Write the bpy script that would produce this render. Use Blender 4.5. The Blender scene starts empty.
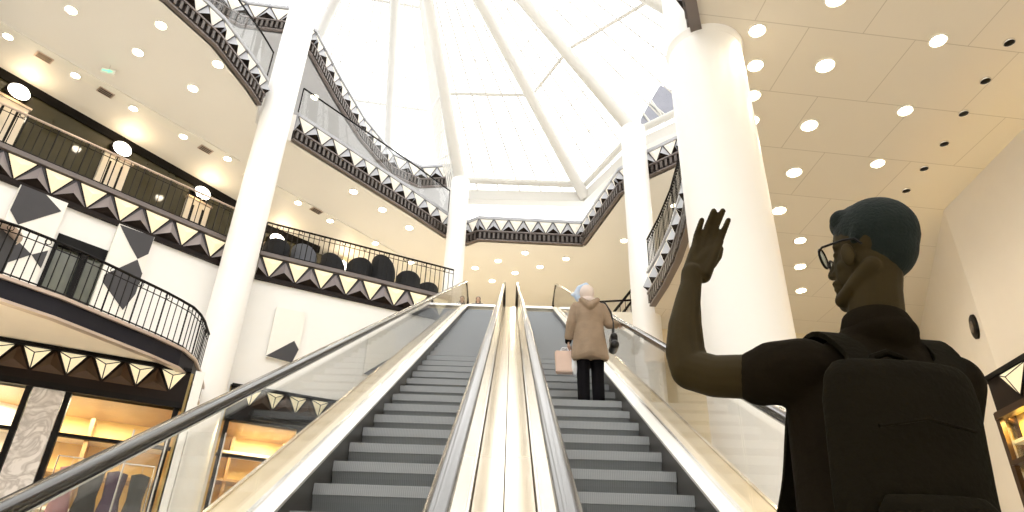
import bpy, bmesh, math, random
from mathutils import Vector, Matrix
random.seed(7)
SC = bpy.context.scene
COL = SC.collection
R = math.radians
PI = math.pi

# ---------------------------------------------------------------- camera
F_PX = 708.0
PITCH, ROLL = R(30.2), R(1.9)
cam_d = bpy.data.cameras.new('camera')
cam_d.sensor_fit = 'HORIZONTAL'
cam_d.sensor_width = 36.0
cam_d.lens = F_PX / 1024 * 36.0
cam_d.clip_start = 0.05
cam_d.clip_end = 300
cam = bpy.data.objects.new('camera', cam_d)
COL.objects.link(cam)
cam.matrix_world = Matrix.Rotation(R(90) + PITCH, 4, 'X') @ Matrix.Rotation(ROLL, 4, 'Z')
SC.camera = cam

# ---------------------------------------------------------------- light and exposure
SC.view_settings.view_transform = 'Standard'
SC.view_settings.look = 'None'
SC.view_settings.gamma = 1
SC.view_settings.use_curve_mapping = False
SC.view_settings.exposure = 0.30
world = bpy.data.worlds.new('overcast_sky')
SC.world = world
world.use_nodes = True
wn = world.node_tree.nodes
wn['Background'].inputs['Color'].default_value = (1.0, 0.985, 0.955, 1)
wn['Background'].inputs['Strength'].default_value = 2.6
SC.cycles.max_bounces = 8
SC.cycles.diffuse_bounces = 5
SC.cycles.glossy_bounces = 4
SC.cycles.transparent_max_bounces = 24
SC.cycles.sample_clamp_indirect = 6.0
SC.cycles.use_denoising = True

# ---------------------------------------------------------------- materials
def nodes(name):
    m = bpy.data.materials.new(name)
    m.use_nodes = True
    nt = m.node_tree
    return m, nt, nt.nodes, nt.links, nt.nodes['Principled BSDF']

def mat(name, color, rough=0.6, metal=0.0, vary=0.0, scale=4.0, bump=0.0, bscale=30.0, spec=0.5, color2=None):
    m, nt, n, l, b = nodes(name)
    b.inputs['Roughness'].default_value = rough
    b.inputs['Metallic'].default_value = metal
    b.inputs['Specular IOR Level'].default_value = spec
    b.inputs['Base Color'].default_value = (*color, 1)
    tc = n.new('ShaderNodeTexCoord')
    nz = n.new('ShaderNodeTexNoise')
    nz.inputs['Scale'].default_value = scale
    nz.inputs['Detail'].default_value = 5
    l.new(tc.outputs['Object'], nz.inputs['Vector'])
    rp = n.new('ShaderNodeMix')
    rp.data_type = 'RGBA'
    c2 = color2 if color2 else tuple(max(0, c * (1 - vary)) for c in color)
    rp.inputs[6].default_value = (*color, 1)
    rp.inputs[7].default_value = (*c2, 1)
    l.new(nz.outputs['Fac'], rp.inputs[0])
    l.new(rp.outputs[2], b.inputs['Base Color'])
    if bump:
        nb = n.new('ShaderNodeTexNoise')
        nb.inputs['Scale'].default_value = bscale
        l.new(tc.outputs['Object'], nb.inputs['Vector'])
        bp = n.new('ShaderNodeBump')
        bp.inputs['Strength'].default_value = bump
        bp.inputs['Distance'].default_value = 0.01
        l.new(nb.outputs['Fac'], bp.inputs['Height'])
        l.new(bp.outputs['Normal'], b.inputs['Normal'])
    return m

def emit(name, color, s):
    m, nt, n, l, b = nodes(name)
    b.inputs['Base Color'].default_value = (*[c * .5 for c in color], 1)
    b.inputs['Emission Color'].default_value = (*color, 1)
    b.inputs['Emission Strength'].default_value = s
    return m

def glass(name, tint=(0.985, 0.99, 0.985), refl=1.0, ior=1.45):
    m, nt, n, l, b = nodes(name)
    n.remove(b)
    out = n['Material Output']
    tr = n.new('ShaderNodeBsdfTransparent'); tr.inputs['Color'].default_value = (*tint, 1)
    gl = n.new('ShaderNodeBsdfGlossy'); gl.inputs['Roughness'].default_value = 0.02
    lw = n.new('ShaderNodeLayerWeight'); lw.inputs['Blend'].default_value = 0.5
    pw = n.new('ShaderNodeMath'); pw.operation = 'POWER'; pw.inputs[1].default_value = 5
    mu = n.new('ShaderNodeMath'); mu.operation = 'MULTIPLY_ADD'; mu.inputs[1].default_value = refl * .9; mu.inputs[2].default_value = 0.03 * refl
    mx = n.new('ShaderNodeMixShader')
    l.new(lw.outputs['Facing'], pw.inputs[0]); l.new(pw.outputs[0], mu.inputs[0]); l.new(mu.outputs[0], mx.inputs[0])
    l.new(tr.outputs[0], mx.inputs[1]); l.new(gl.outputs[0], mx.inputs[2])
    l.new(mx.outputs[0], out.inputs['Surface'])
    return m

def ceiling_panels(name, color, joint, bw, rh, rot, rough=0.45):
    m, nt, n, l, b = nodes(name)
    b.inputs['Roughness'].default_value = rough
    tc = n.new('ShaderNodeTexCoord'); mp = n.new('ShaderNodeMapping')
    mp.inputs['Rotation'].default_value = (0, 0, rot)
    br = n.new('ShaderNodeTexBrick')
    br.offset = 0.5; br.inputs['Scale'].default_value = 1
    br.inputs['Brick Width'].default_value = bw; br.inputs['Row Height'].default_value = rh
    br.inputs['Mortar Size'].default_value = 0.008; br.inputs['Mortar Smooth'].default_value = 0.3
    br.inputs['Color1'].default_value = (*color, 1)
    br.inputs['Color2'].default_value = (*[c * 0.975 for c in color], 1)
    br.inputs['Mortar'].default_value = (*joint, 1)
    l.new(tc.outputs['Object'], mp.inputs['Vector']); l.new(mp.outputs['Vector'], br.inputs['Vector'])
    l.new(br.outputs['Color'], b.inputs['Base Color'])
    return m

def grooved(name, color, axis_scale, rough=0.45, metal=0.7):
    m, nt, n, l, b = nodes(name)
    b.inputs['Metallic'].default_value = metal
    b.inputs['Roughness'].default_value = rough
    tc = n.new('ShaderNodeTexCoord')
    wv = n.new('ShaderNodeTexWave'); wv.bands_direction = 'X'; wv.inputs['Scale'].default_value = axis_scale
    l.new(tc.outputs['Object'], wv.inputs['Vector'])
    mx = n.new('ShaderNodeMix'); mx.data_type = 'RGBA'
    mx.inputs[6].default_value = (*[c * 0.9 for c in color], 1); mx.inputs[7].default_value = (*color, 1)
    l.new(wv.outputs['Fac'], mx.inputs[0]); l.new(mx.outputs[2], b.inputs['Base Color'])
    bp = n.new('ShaderNodeBump'); bp.inputs['Strength'].default_value = 0.25; bp.inputs['Distance'].default_value = 0.003
    l.new(wv.outputs['Fac'], bp.inputs['Height']); l.new(bp.outputs['Normal'], b.inputs['Normal'])
    return m

def marble(name, a, v, scale=1.5):
    m, nt, n, l, b = nodes(name)
    b.inputs['Roughness'].default_value = 0.25
    tc = n.new('ShaderNodeTexCoord')
    nz = n.new('ShaderNodeTexNoise'); nz.inputs['Scale'].default_value = scale; nz.inputs['Detail'].default_value = 9
    nz.inputs['Distortion'].default_value = 1.6
    l.new(tc.outputs['Object'], nz.inputs['Vector'])
    cr = n.new('ShaderNodeValToRGB')
    e = cr.color_ramp.elements
    e[0].position = 0.40; e[0].color = (*a, 1)
    e[1].position = 0.62; e[1].color = (*a, 1)
    k = e.new(0.5); k.color = (*v, 1)
    l.new(nz.outputs['Fac'], cr.inputs['Fac']); l.new(cr.outputs['Color'], b.inputs['Base Color'])
    return m

M = dict(
    white=mat('white_plaster', (0.88, 0.87, 0.85), 0.6, vary=0.03),
    column=mat('white_column_paint', (0.95, 0.945, 0.94), 0.4, vary=0.02),
    wallr=mat('cream_plaster', (0.76, 0.72, 0.68), 0.7, vary=0.04),
    greyceil=mat('cool_grey_paint', (0.50, 0.50, 0.52), 0.6, vary=0.05),
    ceil=mat('ivory_ceiling_paint', (0.86, 0.84, 0.80), 0.5, vary=0.03, scale=1.0),
    ceilr=ceiling_panels('beige_ceiling_panels', (0.69, 0.65, 0.59), (0.46, 0.42, 0.37), 1.75, 1.42, R(-6)),
    floor=mat('pale_stone_floor', (0.90, 0.84, 0.72), 0.3, vary=0.12, scale=2.0),
    warmwall=mat('honey_plaster', (0.84, 0.75, 0.57), 0.6, vary=0.10, scale=1.2),
    fascia=mat('blue_grey_lacquer', (0.30, 0.30, 0.36), 0.35, vary=0.15),
    lilac=mat('lilac_grey_lacquer', (0.22, 0.19, 0.20), 0.35, vary=0.12),
    silver=mat('silver_white_facet', (0.44, 0.45, 0.49), 0.3, vary=0.08),
    brown=mat('dark_bronze', (0.014, 0.008, 0.006), 0.5, vary=0.3, spec=.15),
    trim=mat('brushed_champagne_metal', (0.62, 0.50, 0.42), 0.35, metal=0.5, vary=0.15),
    dentil=mat('aged_bronze_teeth', (0.105, 0.085, 0.075), 0.4, vary=0.2),
    moulding=mat('warm_grey_moulding', (0.16, 0.13, 0.12), 0.4, vary=0.2),
    black=mat('black_iron', (0.005, 0.004, 0.004), 0.5, vary=0.2, spec=.15),
    rubber=mat('black_handrail_rubber', (0.018, 0.014, 0.013), 0.16, vary=0.2, spec=0.9),
    steel=mat('polished_steel', (0.80, 0.79, 0.77), 0.16, metal=1.0, vary=0.05),
    whitedeck=mat('pale_satin_aluminium', (0.92, 0.90, 0.86), 0.32, metal=0.55, vary=0.04),
    gold=mat('pale_brass_cladding', (0.92, 0.80, 0.62), 0.18, metal=0.65, vary=0.12, scale=1.6),
    deckgold=mat('golden_beige_outer_deck', (0.86, 0.70, 0.46), 0.3, metal=0.35, vary=0.1, scale=1.6),
    skirt=mat('dark_skirt_panel', (0.06, 0.055, 0.05), 0.3, vary=0.2),
    step=grooved('grooved_grey_step', (0.23, 0.245, 0.26), 22.0, 0.5, 0.15),
    nose=grooved('nosing_painted_lit', (0.34, 0.36, 0.385), 22.0, 0.45, 0.15),  # step grey made paler: light on the nose edge put into the colour
    glass=glass('clear_glass'),
    shopglass=glass('shop_window_glass', (0.93, 0.93, 0.92)),
    roofglass=glass('roof_glass', (0.985, 0.99, 0.99), 0.6),
    roofbar=mat('white_roof_steel', (0.66, 0.65, 0.62), 0.5, vary=0.02),
    lampglass=emit('lit_opal_glass', (1.0, 0.88, 0.58), .58),
    lampglass_hi=emit('lit_opal_glass_pale', (1.0, 0.93, 0.80), .45),
    globe=emit('lit_round_lamp_glass', (1.0, 0.93, 0.78), 7.0),
    down=emit('lit_downlight_lens', (1.0, 0.90, 0.68), 16.0),
    shopglow=mat('golden_shop_panels', (0.92, 0.66, 0.24), 0.35, vary=0.45, scale=1.8),
    shopwood=mat('reddish_shop_wood', (0.46, 0.29, 0.13), 0.4, vary=0.4, scale=2.5),
    marble=marble('grey_veined_marble', (0.74, 0.70, 0.68), (0.46, 0.42, 0.40), 2.4),
    darkglass=mat('dark_olive_glazing', (0.045, 0.040, 0.018), 0.06, vary=0.4, spec=0.8),
    doorglass=mat('grey_green_glazing', (0.13, 0.14, 0.11), 0.12, vary=0.35, spec=0.7),
    slate=mat('charcoal_facet_paint', (0.070, 0.068, 0.074), 0.55, vary=0.15, spec=.2),
    ivory=mat('ivory_facet_paint', (0.88, 0.86, 0.80), 0.45, vary=0.03),
    stone=mat('beige_stone_pilaster', (0.76, 0.69, 0.60), 0.4, vary=0.18, scale=5.0),
    chair=mat('black_chair_fabric', (0.012, 0.012, 0.014), 0.8, vary=0.3),
    greychair=mat('grey_chair_fabric', (0.16, 0.17, 0.20), 0.8, vary=0.3),
    soffit=mat('pinkish_plaster_soffit', (0.88, 0.78, 0.67), 0.5, vary=0.06),
    green=emit('green_sign_glow', (0.25, 0.85, 0.50), 1.2),
    window=mat('blue_grey_window', (0.30, 0.31, 0.38), 0.2, vary=0.45, scale=1.4),
    bluegrey=mat('blue_black_band', (0.013, 0.012, 0.018), 0.5, vary=0.2, spec=.2),
    bronze=mat('warm_dark_bronze', (0.055, 0.025, 0.010), 0.3, vary=0.35, metal=0.4),
    rose=mat('dusty_pink_cloth', (0.45, 0.20, 0.24), 0.8, vary=0.4),
    violet=mat('dark_violet_cloth', (0.08, 0.04, 0.10), 0.8, vary=0.4),
    cyan=mat('pale_blue_shelf', (0.45, 0.62, 0.75), 0.3, vary=0.1),
)

# ---------------------------------------------------------------- object helpers
ORG = {}
def org(o):
    return ORG.get(o.name, Vector((0, 0, 0))) if o else Vector((0, 0, 0))

def link(name, me, parent=None, org_at=None):
    o = bpy.data.objects.new(name, me)
    COL.objects.link(o)
    if parent:
        o.parent = parent
        ORG[o.name] = org(parent)
    return o

def tag(o, label, cat, group=None, kind=None):
    o['label'] = label; o['category'] = cat
    if group: o['group'] = group
    if kind: o['kind'] = kind
    return o

def thing(name, label, cat, loc=(0, 0, 0), group=None):
    o = bpy.data.objects.new(name, None)
    o.empty_display_size = 0.1
    COL.objects.link(o)
    o.location = loc
    ORG[o.name] = Vector(loc)
    return tag(o, label, cat, group)

def copy_tree(o, parent=None):
    c = o.copy(); COL.objects.link(c)
    if parent: c.parent = parent
    ORG[c.name] = org(o)
    for ch in [x for x in o.children]:
        copy_tree(ch, c)
    return c

class MB:
    def __init__(s): s.v = []; s.f = []
    def add(s, vs, fs):
        k = len(s.v); s.v += [Vector(v) for v in vs]; s.f += [[i + k for i in f] for f in fs]; return s
    def box(s, x0, x1, y0, y1, z0, z1):
        return s.add([(x0,y0,z0),(x1,y0,z0),(x1,y1,z0),(x0,y1,z0),(x0,y0,z1),(x1,y0,z1),(x1,y1,z1),(x0,y1,z1)],
                     [(0,3,2,1),(4,5,6,7),(0,1,5,4),(1,2,6,5),(2,3,7,6),(3,0,4,7)])
    def obox(s, c, u, v, w):
        c, u, v, w = map(Vector, (c, u, v, w))
        P = [c + a*u + b*v + d*w for d in (-.5, .5) for a, b in ((-.5,-.5),(.5,-.5),(.5,.5),(-.5,.5))]
        return s.add(P, [(0,3,2,1),(4,5,6,7),(0,1,5,4),(1,2,6,5),(2,3,7,6),(3,0,4,7)])
    def prism(s, poly, d):
        """poly: list of 3D points (planar), extruded along vector d"""
        n = len(poly); d = Vector(d); P = [Vector(p) for p in poly]
        return s.add(P + [p + d for p in P], [list(range(n))[::-1], [i + n for i in range(n)]] +
                     [(i, (i+1) % n, (i+1) % n + n, i + n) for i in range(n)])
    def tube(s, path, r, n=8, closed=False, cap=True):
        P = [Vector(p) for p in path]; m = len(P)
        rr = r if isinstance(r, (list, tuple)) else [r] * m
        rings = []; ref = None
        for i, p in enumerate(P):
            a = P[i-1] if (i > 0 or closed) else p
            b = P[(i+1) % m] if (i < m-1 or closed) else p
            t = (b - a).normalized()
            if ref is None:
                ref = t.cross(Vector((0,0,1)))
                if ref.length < .1: ref = t.cross(Vector((0,1,0)))
            ref = (ref - t * ref.dot(t)).normalized(); w = t.cross(ref)
            rings.append([p + rr[i] * (ref * math.cos(2*PI*k/n) + w * math.sin(2*PI*k/n)) for k in range(n)])
        vs = [q for g in rings for q in g]; fs = []
        for i in range(m if closed else m-1):
            j = (i+1) % m
            fs += [(i*n+k, i*n+(k+1) % n, j*n+(k+1) % n, j*n+k) for k in range(n)]
        if cap and not closed:
            fs += [list(range(n))[::-1], [(m-1)*n+k for k in range(n)]]
        return s.add(vs, fs)
    def sweep(s, path, prof, closed_prof=True, up=None):
        """path: 3D points; prof: list of (out, up) ; out = left-hand normal of the path in plan, mitred"""
        P = [Vector(p) for p in path]; m = len(P); n = len(prof); vs = []
        for i, p in enumerate(P):
            d0 = (P[i] - P[i-1]) if i > 0 else (P[1] - P[0])
            d1 = (P[i+1] - P[i]) if i < m-1 else (P[-1] - P[-2])
            a = Vector((-d0.y, d0.x, 0)).normalized(); b = Vector((-d1.y, d1.x, 0)).normalized()
            o = (a + b).normalized(); k = 1 / max(.35, o.dot(a)); o = o * k
            vs += [p + o * q[0] + Vector((0, 0, q[1])) for q in prof]
        fs = []
        for i in range(m-1):
            for k in range(n if closed_prof else n-1):
                fs.append((i*n+k, i*n+(k+1) % n, (i+1)*n+(k+1) % n, (i+1)*n+k))
        if closed_prof:
            fs += [list(range(n))[::-1], [(m-1)*n+k for k in range(n)]]
        return s.add(vs, fs)
    def lathe(s, prof, c=(0,0,0), n=24, axis='Z'):
        c = Vector(c); vs = []
        for r_, z in prof:
            for k in range(n):
                a = 2*PI*k/n; x, y = r_*math.cos(a), r_*math.sin(a)
                vs.append(c + (Vector((x, y, z)) if axis == 'Z' else Vector((z, x, y)) if axis == 'X' else Vector((x, z, y))))
        fs = [(i*n+k, i*n+(k+1) % n, (i+1)*n+(k+1) % n, (i+1)*n+k) for i in range(len(prof)-1) for k in range(n)]
        fs += [list(range(n))[::-1], [(len(prof)-1)*n+k for k in range(n)]]
        return s.add(vs, fs)
    def strip(s, inner, outer, z0, z1):
        n = len(inner)
        for i in range(n-1):
            a, b, c, d = inner[i], inner[i+1], outer[i+1], outer[i]
            s.add([(*a[:2], z0), (*b[:2], z0), (*c[:2], z0), (*d[:2], z0), (*a[:2], z1), (*b[:2], z1), (*c[:2], z1), (*d[:2], z1)],
                  [(0,3,2,1),(4,5,6,7),(0,1,5,4),(2,3,7,6)] + ([(3,0,4,7)] if i == 0 else []) + ([(1,2,6,5)] if i == n-2 else []))
        return s
    def build(s, name, m, parent=None, smooth=False, bevel=0, sub=0):
        o0 = org(parent)
        me = bpy.data.meshes.new(name)
        me.from_pydata([v - o0 for v in s.v], [], s.f)
        me.materials.append(m if not isinstance(m, str) else M[m])
        bm = bmesh.new(); bm.from_mesh(me)
        bmesh.ops.remove_doubles(bm, verts=bm.verts, dist=1e-5)
        bmesh.ops.recalc_face_normals(bm, faces=bm.faces)
        if bevel:
            bmesh.ops.bevel(bm, geom=[e for e in bm.edges if len(e.link_faces) == 2 and e.calc_face_angle(0) > .5],
                            offset=bevel, segments=2, affect='EDGES', clamp_overlap=True)
        bm.to_mesh(me); bm.free()
        if smooth:
            for p in me.polygons: p.use_smooth = True
            me.set_sharp_from_angle(angle=R(40))
        return link(name, me, parent)

def struct(name, mb, m, **k):
    o = mb.build(name, m, **k); o['kind'] = 'structure'; return o

def seglen(path):
    L = [0]
    for a, b in zip(path, path[1:]):
        L.append(L[-1] + (Vector(b[:2]) - Vector(a[:2])).length)
    return L
def at(path, s):
    """point and left normal at arclength s of a plan path"""
    L = seglen(path); s = max(0, min(L[-1] - 1e-6, s))
    for i in range(len(path)-1):
        if s <= L[i+1]:
            a, b = Vector(path[i][:2]), Vector(path[i+1][:2]); d = (b - a).normalized()
            return a + d * (s - L[i]), Vector((-d.y, d.x)), d
def runs(path):
    L = seglen(path); return [(L[i], L[i+1]) for i in range(len(path)-1)]

# ---------------------------------------------------------------- levels
ZF, Z1, Z2, Z3, Z4 = -0.85, 5.33, 9.75, 15.0, 20.25
P2 = [(-14.6, 9.4), (-11.45, 12.559), (-9.62, 14.394), (-7.62, 16.40), (-6.96, 17.00), (-4.68, 18.10), (-2.09, 19.32), (-1.72, 19.5)]
PE = [(4.35, 19.2), (3.84, 17.3), (3.95, 16.1), (3.99, 14.8), (3.92, 13.4), (3.70, 11.6), (3.36, 9.8), (2.95, 8.3), (2.63, 7.5), (2.47, 7.09), (1.9, 5.6), (1.0, 3.6)]
P3 = [(-10.6, 9.4), (-9.6, 10.7), (-8.68, 11.97), (-7.96, 13.38), (-7.54, 15.02), (-7.44, 15.65), (-7.72, 16.4), (-7.30, 17.0), (-6.88, 17.15), (-5.15, 19.25), (-3.68, 21.03), (-2.47, 22.60), (-1.74, 23.05), (-1.30, 22.72), (2.66, 22.84), (3.56, 19.46), (4.38, 18.40), (5.18, 17.66), (7.2, 15.9), (9.5, 13.0)]
P4 = [(-14.5, 13.5), (-11.05, 16.34), (-9.72, 17.44), (-8.14, 17.64), (-7.56, 18.65), (-7.12, 20.98), (-6.55, 23.38), (-5.60, 25.80), (-4.36, 26.70), (-2.9, 26.5)]

def inset(path, d):
    out = []
    for i in range(len(path)):
        a = Vector(path[i][:2]); p0 = Vector(path[max(i-1, 0)][:2]); p1 = Vector(path[min(i+1, len(path)-1)][:2])
        d0 = (a - p0) if i else (p1 - a); d1 = (p1 - a) if i < len(path)-1 else d0
        n0 = Vector((-d0.y, d0.x)).normalized(); n1 = Vector((-d1.y, d1.x)).normalized(); o = (n0 + n1).normalized()
        out.append(tuple(a + o * d / max(.5, o.dot(n0))))
    return out

# ---------------------------------------------------------------- setting: floors, walls, ceilings
struct('floor', MB().box(-20, 14, -10, 32, ZF - .3, ZF), 'floor')
struct('wall_back', MB().box(-20, 14, -10.3, -10, ZF, 21), 'white')
O2 = [(-21, 15), (-18, 19), (-15, 22), (-12, 26), (-10, 28), (-7, 30.5), (-3, 31), (-1.72, 31)]
struct('floor', MB().strip(inset(P2, .07), O2, 9.0, 9.70), 'ceil')
struct('floor', MB().box(-1.72, 13.9, 19.95, 31, 9.0, 9.72), 'floor')
OE = [(13.9, y) for y in (19.95, 17.3, 16.1, 14.8, 13.4, 11.6, 9.8, 8.3, 7.5, 7.09, 5.6, 3.6)]
struct('ceiling', MB().strip(inset(PE, .07), OE, 8.70, 8.95), 'ceilr')
struct('floor', MB().strip(inset(PE, .07), OE, 8.96, 9.70), 'floor')
O3 = [(-20, 12), (-20, 15), (-19, 18), (-17, 20), (-15, 22.5), (-14, 24), (-13.5, 24.5), (-13, 25), (-12, 26), (-9, 29), (-6, 31.5), (-4, 31.8), (-2, 32), (-1.3, 32), (2.66, 32), (13.9, 28), (13.9, 24), (13.9, 20), (13.9, 17), (13.9, 13)]
struct('ceiling', MB().strip(inset(P3, .07), O3, 13.86, 14.9), 'ceil')
O4 = [(-20, 19), (-19, 21), (-17, 23), (-14, 24), (-13, 25), (-12.5, 26), (-12, 28), (-9, 30), (-7, 31.5), (-2.9, 31.8)]
struct('ceiling', MB().strip(inset(P4, .07), O4, 19.05, 20.2), 'greyceil')
struct('wall_left', MB().obox((-17.2, 10.2, 10), (.4, 0, 0), (0, 41, 0), (0, 0, 23)), 'white')
struct('wall_far', MB().box(-17, 14, 31.6, 32, ZF, 15.2), 'warmwall')
struct('wall_far', MB().box(-17, -3.2, 31.6, 32, 15.2, 21.6), 'greyceil')
# white walls below the gallery: 45 degree wall with a glazed opening, then the 22 degree wall
def wall_uv(A, B):
    A, B = Vector(A), Vector(B); d = (B - A).normalized(); nrm = Vector((d.y, -d.x))   # nrm towards the atrium
    def P(u, z, out=0.0):
        q = A + d * u + nrm * out
        return (q.x, q.y, z)
    return P, (B - A).length
def wbox(mb, P, u0, u1, z0, z1, o0, o1):
    pts = [P(u0, z0, o0), P(u1, z0, o0), P(u1, z1, o0), P(u0, z1, o0)]
    q = [P(u0, z0, o1), P(u1, z0, o1), P(u1, z1, o1), P(u0, z1, o1)]
    return mb.add(pts + q, [(0,1,2,3),(4,7,6,5),(0,4,5,1),(1,5,6,2),(2,6,7,3),(3,7,4,0)])
W45, L45 = wall_uv((-14.6, 9.4), (-7.62, 16.40))
W22, L22 = wall_uv((-6.96, 17.00), (-1.5, 19.56))
UD0 = (Vector((-10.25, 13.75)) - Vector((-14.6, 9.4))).length
mb = MB()
wbox(mb, W45, -2, UD0, ZF, 9.0, -.3, -.04); wbox(mb, W45, UD0 + 1.25, L45 + .1, ZF, 9.0, -.3, -.04)
wbox(mb, W45, UD0, UD0 + 1.25, 8.22, 9.0, -.3, -.04); wbox(mb, W45, UD0, UD0 + 1.25, ZF, 5.0, -.3, -.04)
struct('wall_left', mb, 'white')
mb = MB(); wbox(mb, W22, -.6, L22 + .2, 5.95, 9.0, -.3, -.04); wbox(mb, W22, -.6, .05, ZF, 5.95, -.3, -.04); wbox(mb, W22, 3.6, L22 + .2, ZF, 5.95, -.3, -.04)
struct('wall_left', mb, 'white')
struct('wall_far', MB().box(-1.75, 4.45, 19.75, 19.93, ZF, 9.0), 'white')
struct('wall_far', MB().box(4.45, 12.4, 18.9, 19.1, ZF, 8.7), 'warmwall')
struct('wall_right', MB().sweep([(9.17, -9.9, 0), (9.17, 12.4, 0), (11.95, 18.9, 0)], [(-.3, ZF), (-.3, 8.7), (0, 8.7), (0, ZF)]), 'wallr')
struct('wall_right', MB().box(13.9, 14.2, -10, 32, ZF, 21), 'wallr')

# glazed door opening in the 45 degree wall
mb = MB()
for a, b in ((0, .07), (.58, .72), (1.18, 1.25)): wbox(mb, W45, UD0 + a, UD0 + b, 5.2, 8.2, -.22, .0)
wbox(mb, W45, UD0, UD0 + 1.25, 7.95, 8.22, -.22, .0)
dr = struct('door_1', mb, 'black')
for a, b in ((.07, .58), (.72, 1.18)):
    mb = MB(); wbox(mb, W45, UD0 + a, UD0 + b, 5.2, 7.95, -.14, -.12); mb.build('door_glass', 'doorglass', dr)

# ---------------------------------------------------------------- back wall of the left gallery with pilasters and round lamps
BW1, LB1 = wall_uv((-14.9, 13.6), (-9.69, 20.71))
BW2, LB2 = wall_uv((-9.83, 21.48), (-2.6, 27.92))
mb = MB(); wbox(mb, BW1, -4, LB1 + .3, 9.7, 13.58, -.3, 0); struct('wall_left', mb, 'darkglass')
mb = MB(); wbox(mb, BW1, -4, LB1 + .3, 13.58, 13.86, -.3, .06); struct('trim_1', mb, 'black')
mb = MB(); wbox(mb, BW2, -.6, 4.2, 9.7, 13.58, -.3, 0); struct('wall_left', mb, 'darkglass')
mb = MB(); wbox(mb, BW2, -.6, 3.2, 13.58, 13.86, -.3, .06); struct('trim_2', mb, 'black')
mb = MB(); wbox(mb, BW2, 4.2, LB2 + 6, 9.7, 13.86, -.3, 0); struct('wall_left', mb, 'warmwall')
def globe(P, u, z, label, r=.28):
    c = Vector(P(u, z, .10)); e = thing('round_wall_lamp', label, 'lamp', c, 'round lamps over the gallery pilasters')
    n = (Vector(P(u, z, 1)) - Vector(P(u, z, 0))).normalized(); t = Vector((0, 0, .80)); w = n.cross(Vector((0, 0, 1)))
    def disc(prof, nm, m):
        vs = []; k = 28
        for r_, h in prof:
            vs += [c + n * h + r_ * (w * math.cos(2*PI*i/k) + t * math.sin(2*PI*i/k)) for i in range(k)]
        fs = [(j*k+i, j*k+(i+1) % k, (j+1)*k+(i+1) % k, (j+1)*k+i) for j in range(len(prof)-1) for i in range(k)]
        fs += [list(range(k)), [(len(prof)-1)*k+i for i in range(k)]]
        MB().add(vs, fs).build(nm, m, e, smooth=True)
    disc([(r, -.08), (r, .07), (r*.9, .12), (r*.5, .17), (.02, .18)], 'glass_disc', 'globe')
    ld = bpy.data.lights.new('lamp_glow', 'POINT'); ld.energy = 12; ld.color = (1, .66, .26); ld.shadow_soft_size = .2
    lo = bpy.data.objects.new('lamp_glow', ld); COL.objects.link(lo); lo.parent = e; lo.location = n * .42
    disc([(r + .03, -.09), (r + .05, .02), (r + .005, .06)], 'rim', 'brown')
def pilaster(P, u, label, w=.80):
    e = thing('stone_pilaster', label, 'pilaster', P(u, 9.7, 0), 'stone pilasters of the gallery')
    mb = MB(); wbox(mb, P, u - w/2, u + w/2, 9.7, 13.0, .0, .16); mb.build('shaft', 'stone', e)
    mb = MB(); wbox(mb, P, u - w/2 - .05, u + w/2 + .05, 13.0, 13.07, .0, .2); mb.build('capital', 'trim', e)
    for s in (-1, 1):
        mb = MB(); wbox(mb, P, u + s*(w*.22) - .03, u + s*(w*.22) + .03, 10.0, 12.8, .16, .17); mb.build('inlay', 'black', e)
a0 = Vector((-14.9, 13.6)); d0 = (Vector((-9.69, 20.71)) - a0).normalized()
for (x, y), s in (((-13.9, 14.96), 'leftmost one, by the frame edge'), ((-12.15, 17.36), 'middle one of the left wall'), ((-10.5, 19.60), 'beside the big left column')):
    u = (Vector((x, y)) - a0).dot(d0)
    pilaster(BW1, u, 'beige stone gallery pilaster under a round lamp, ' + s)
    globe(BW1, u, 13.38, 'glowing round disc lamp on the gallery wall, ' + s)
for u, s in ((1.45, 'first one right of the left column'), (4.15, 'farthest one, behind the chairs')):
    pilaster(BW2, u, 'beige stone gallery pilaster under a round lamp, ' + s)
    globe(BW2, u, 13.36, 'glowing round disc lamp on the gallery wall, ' + s)

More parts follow.
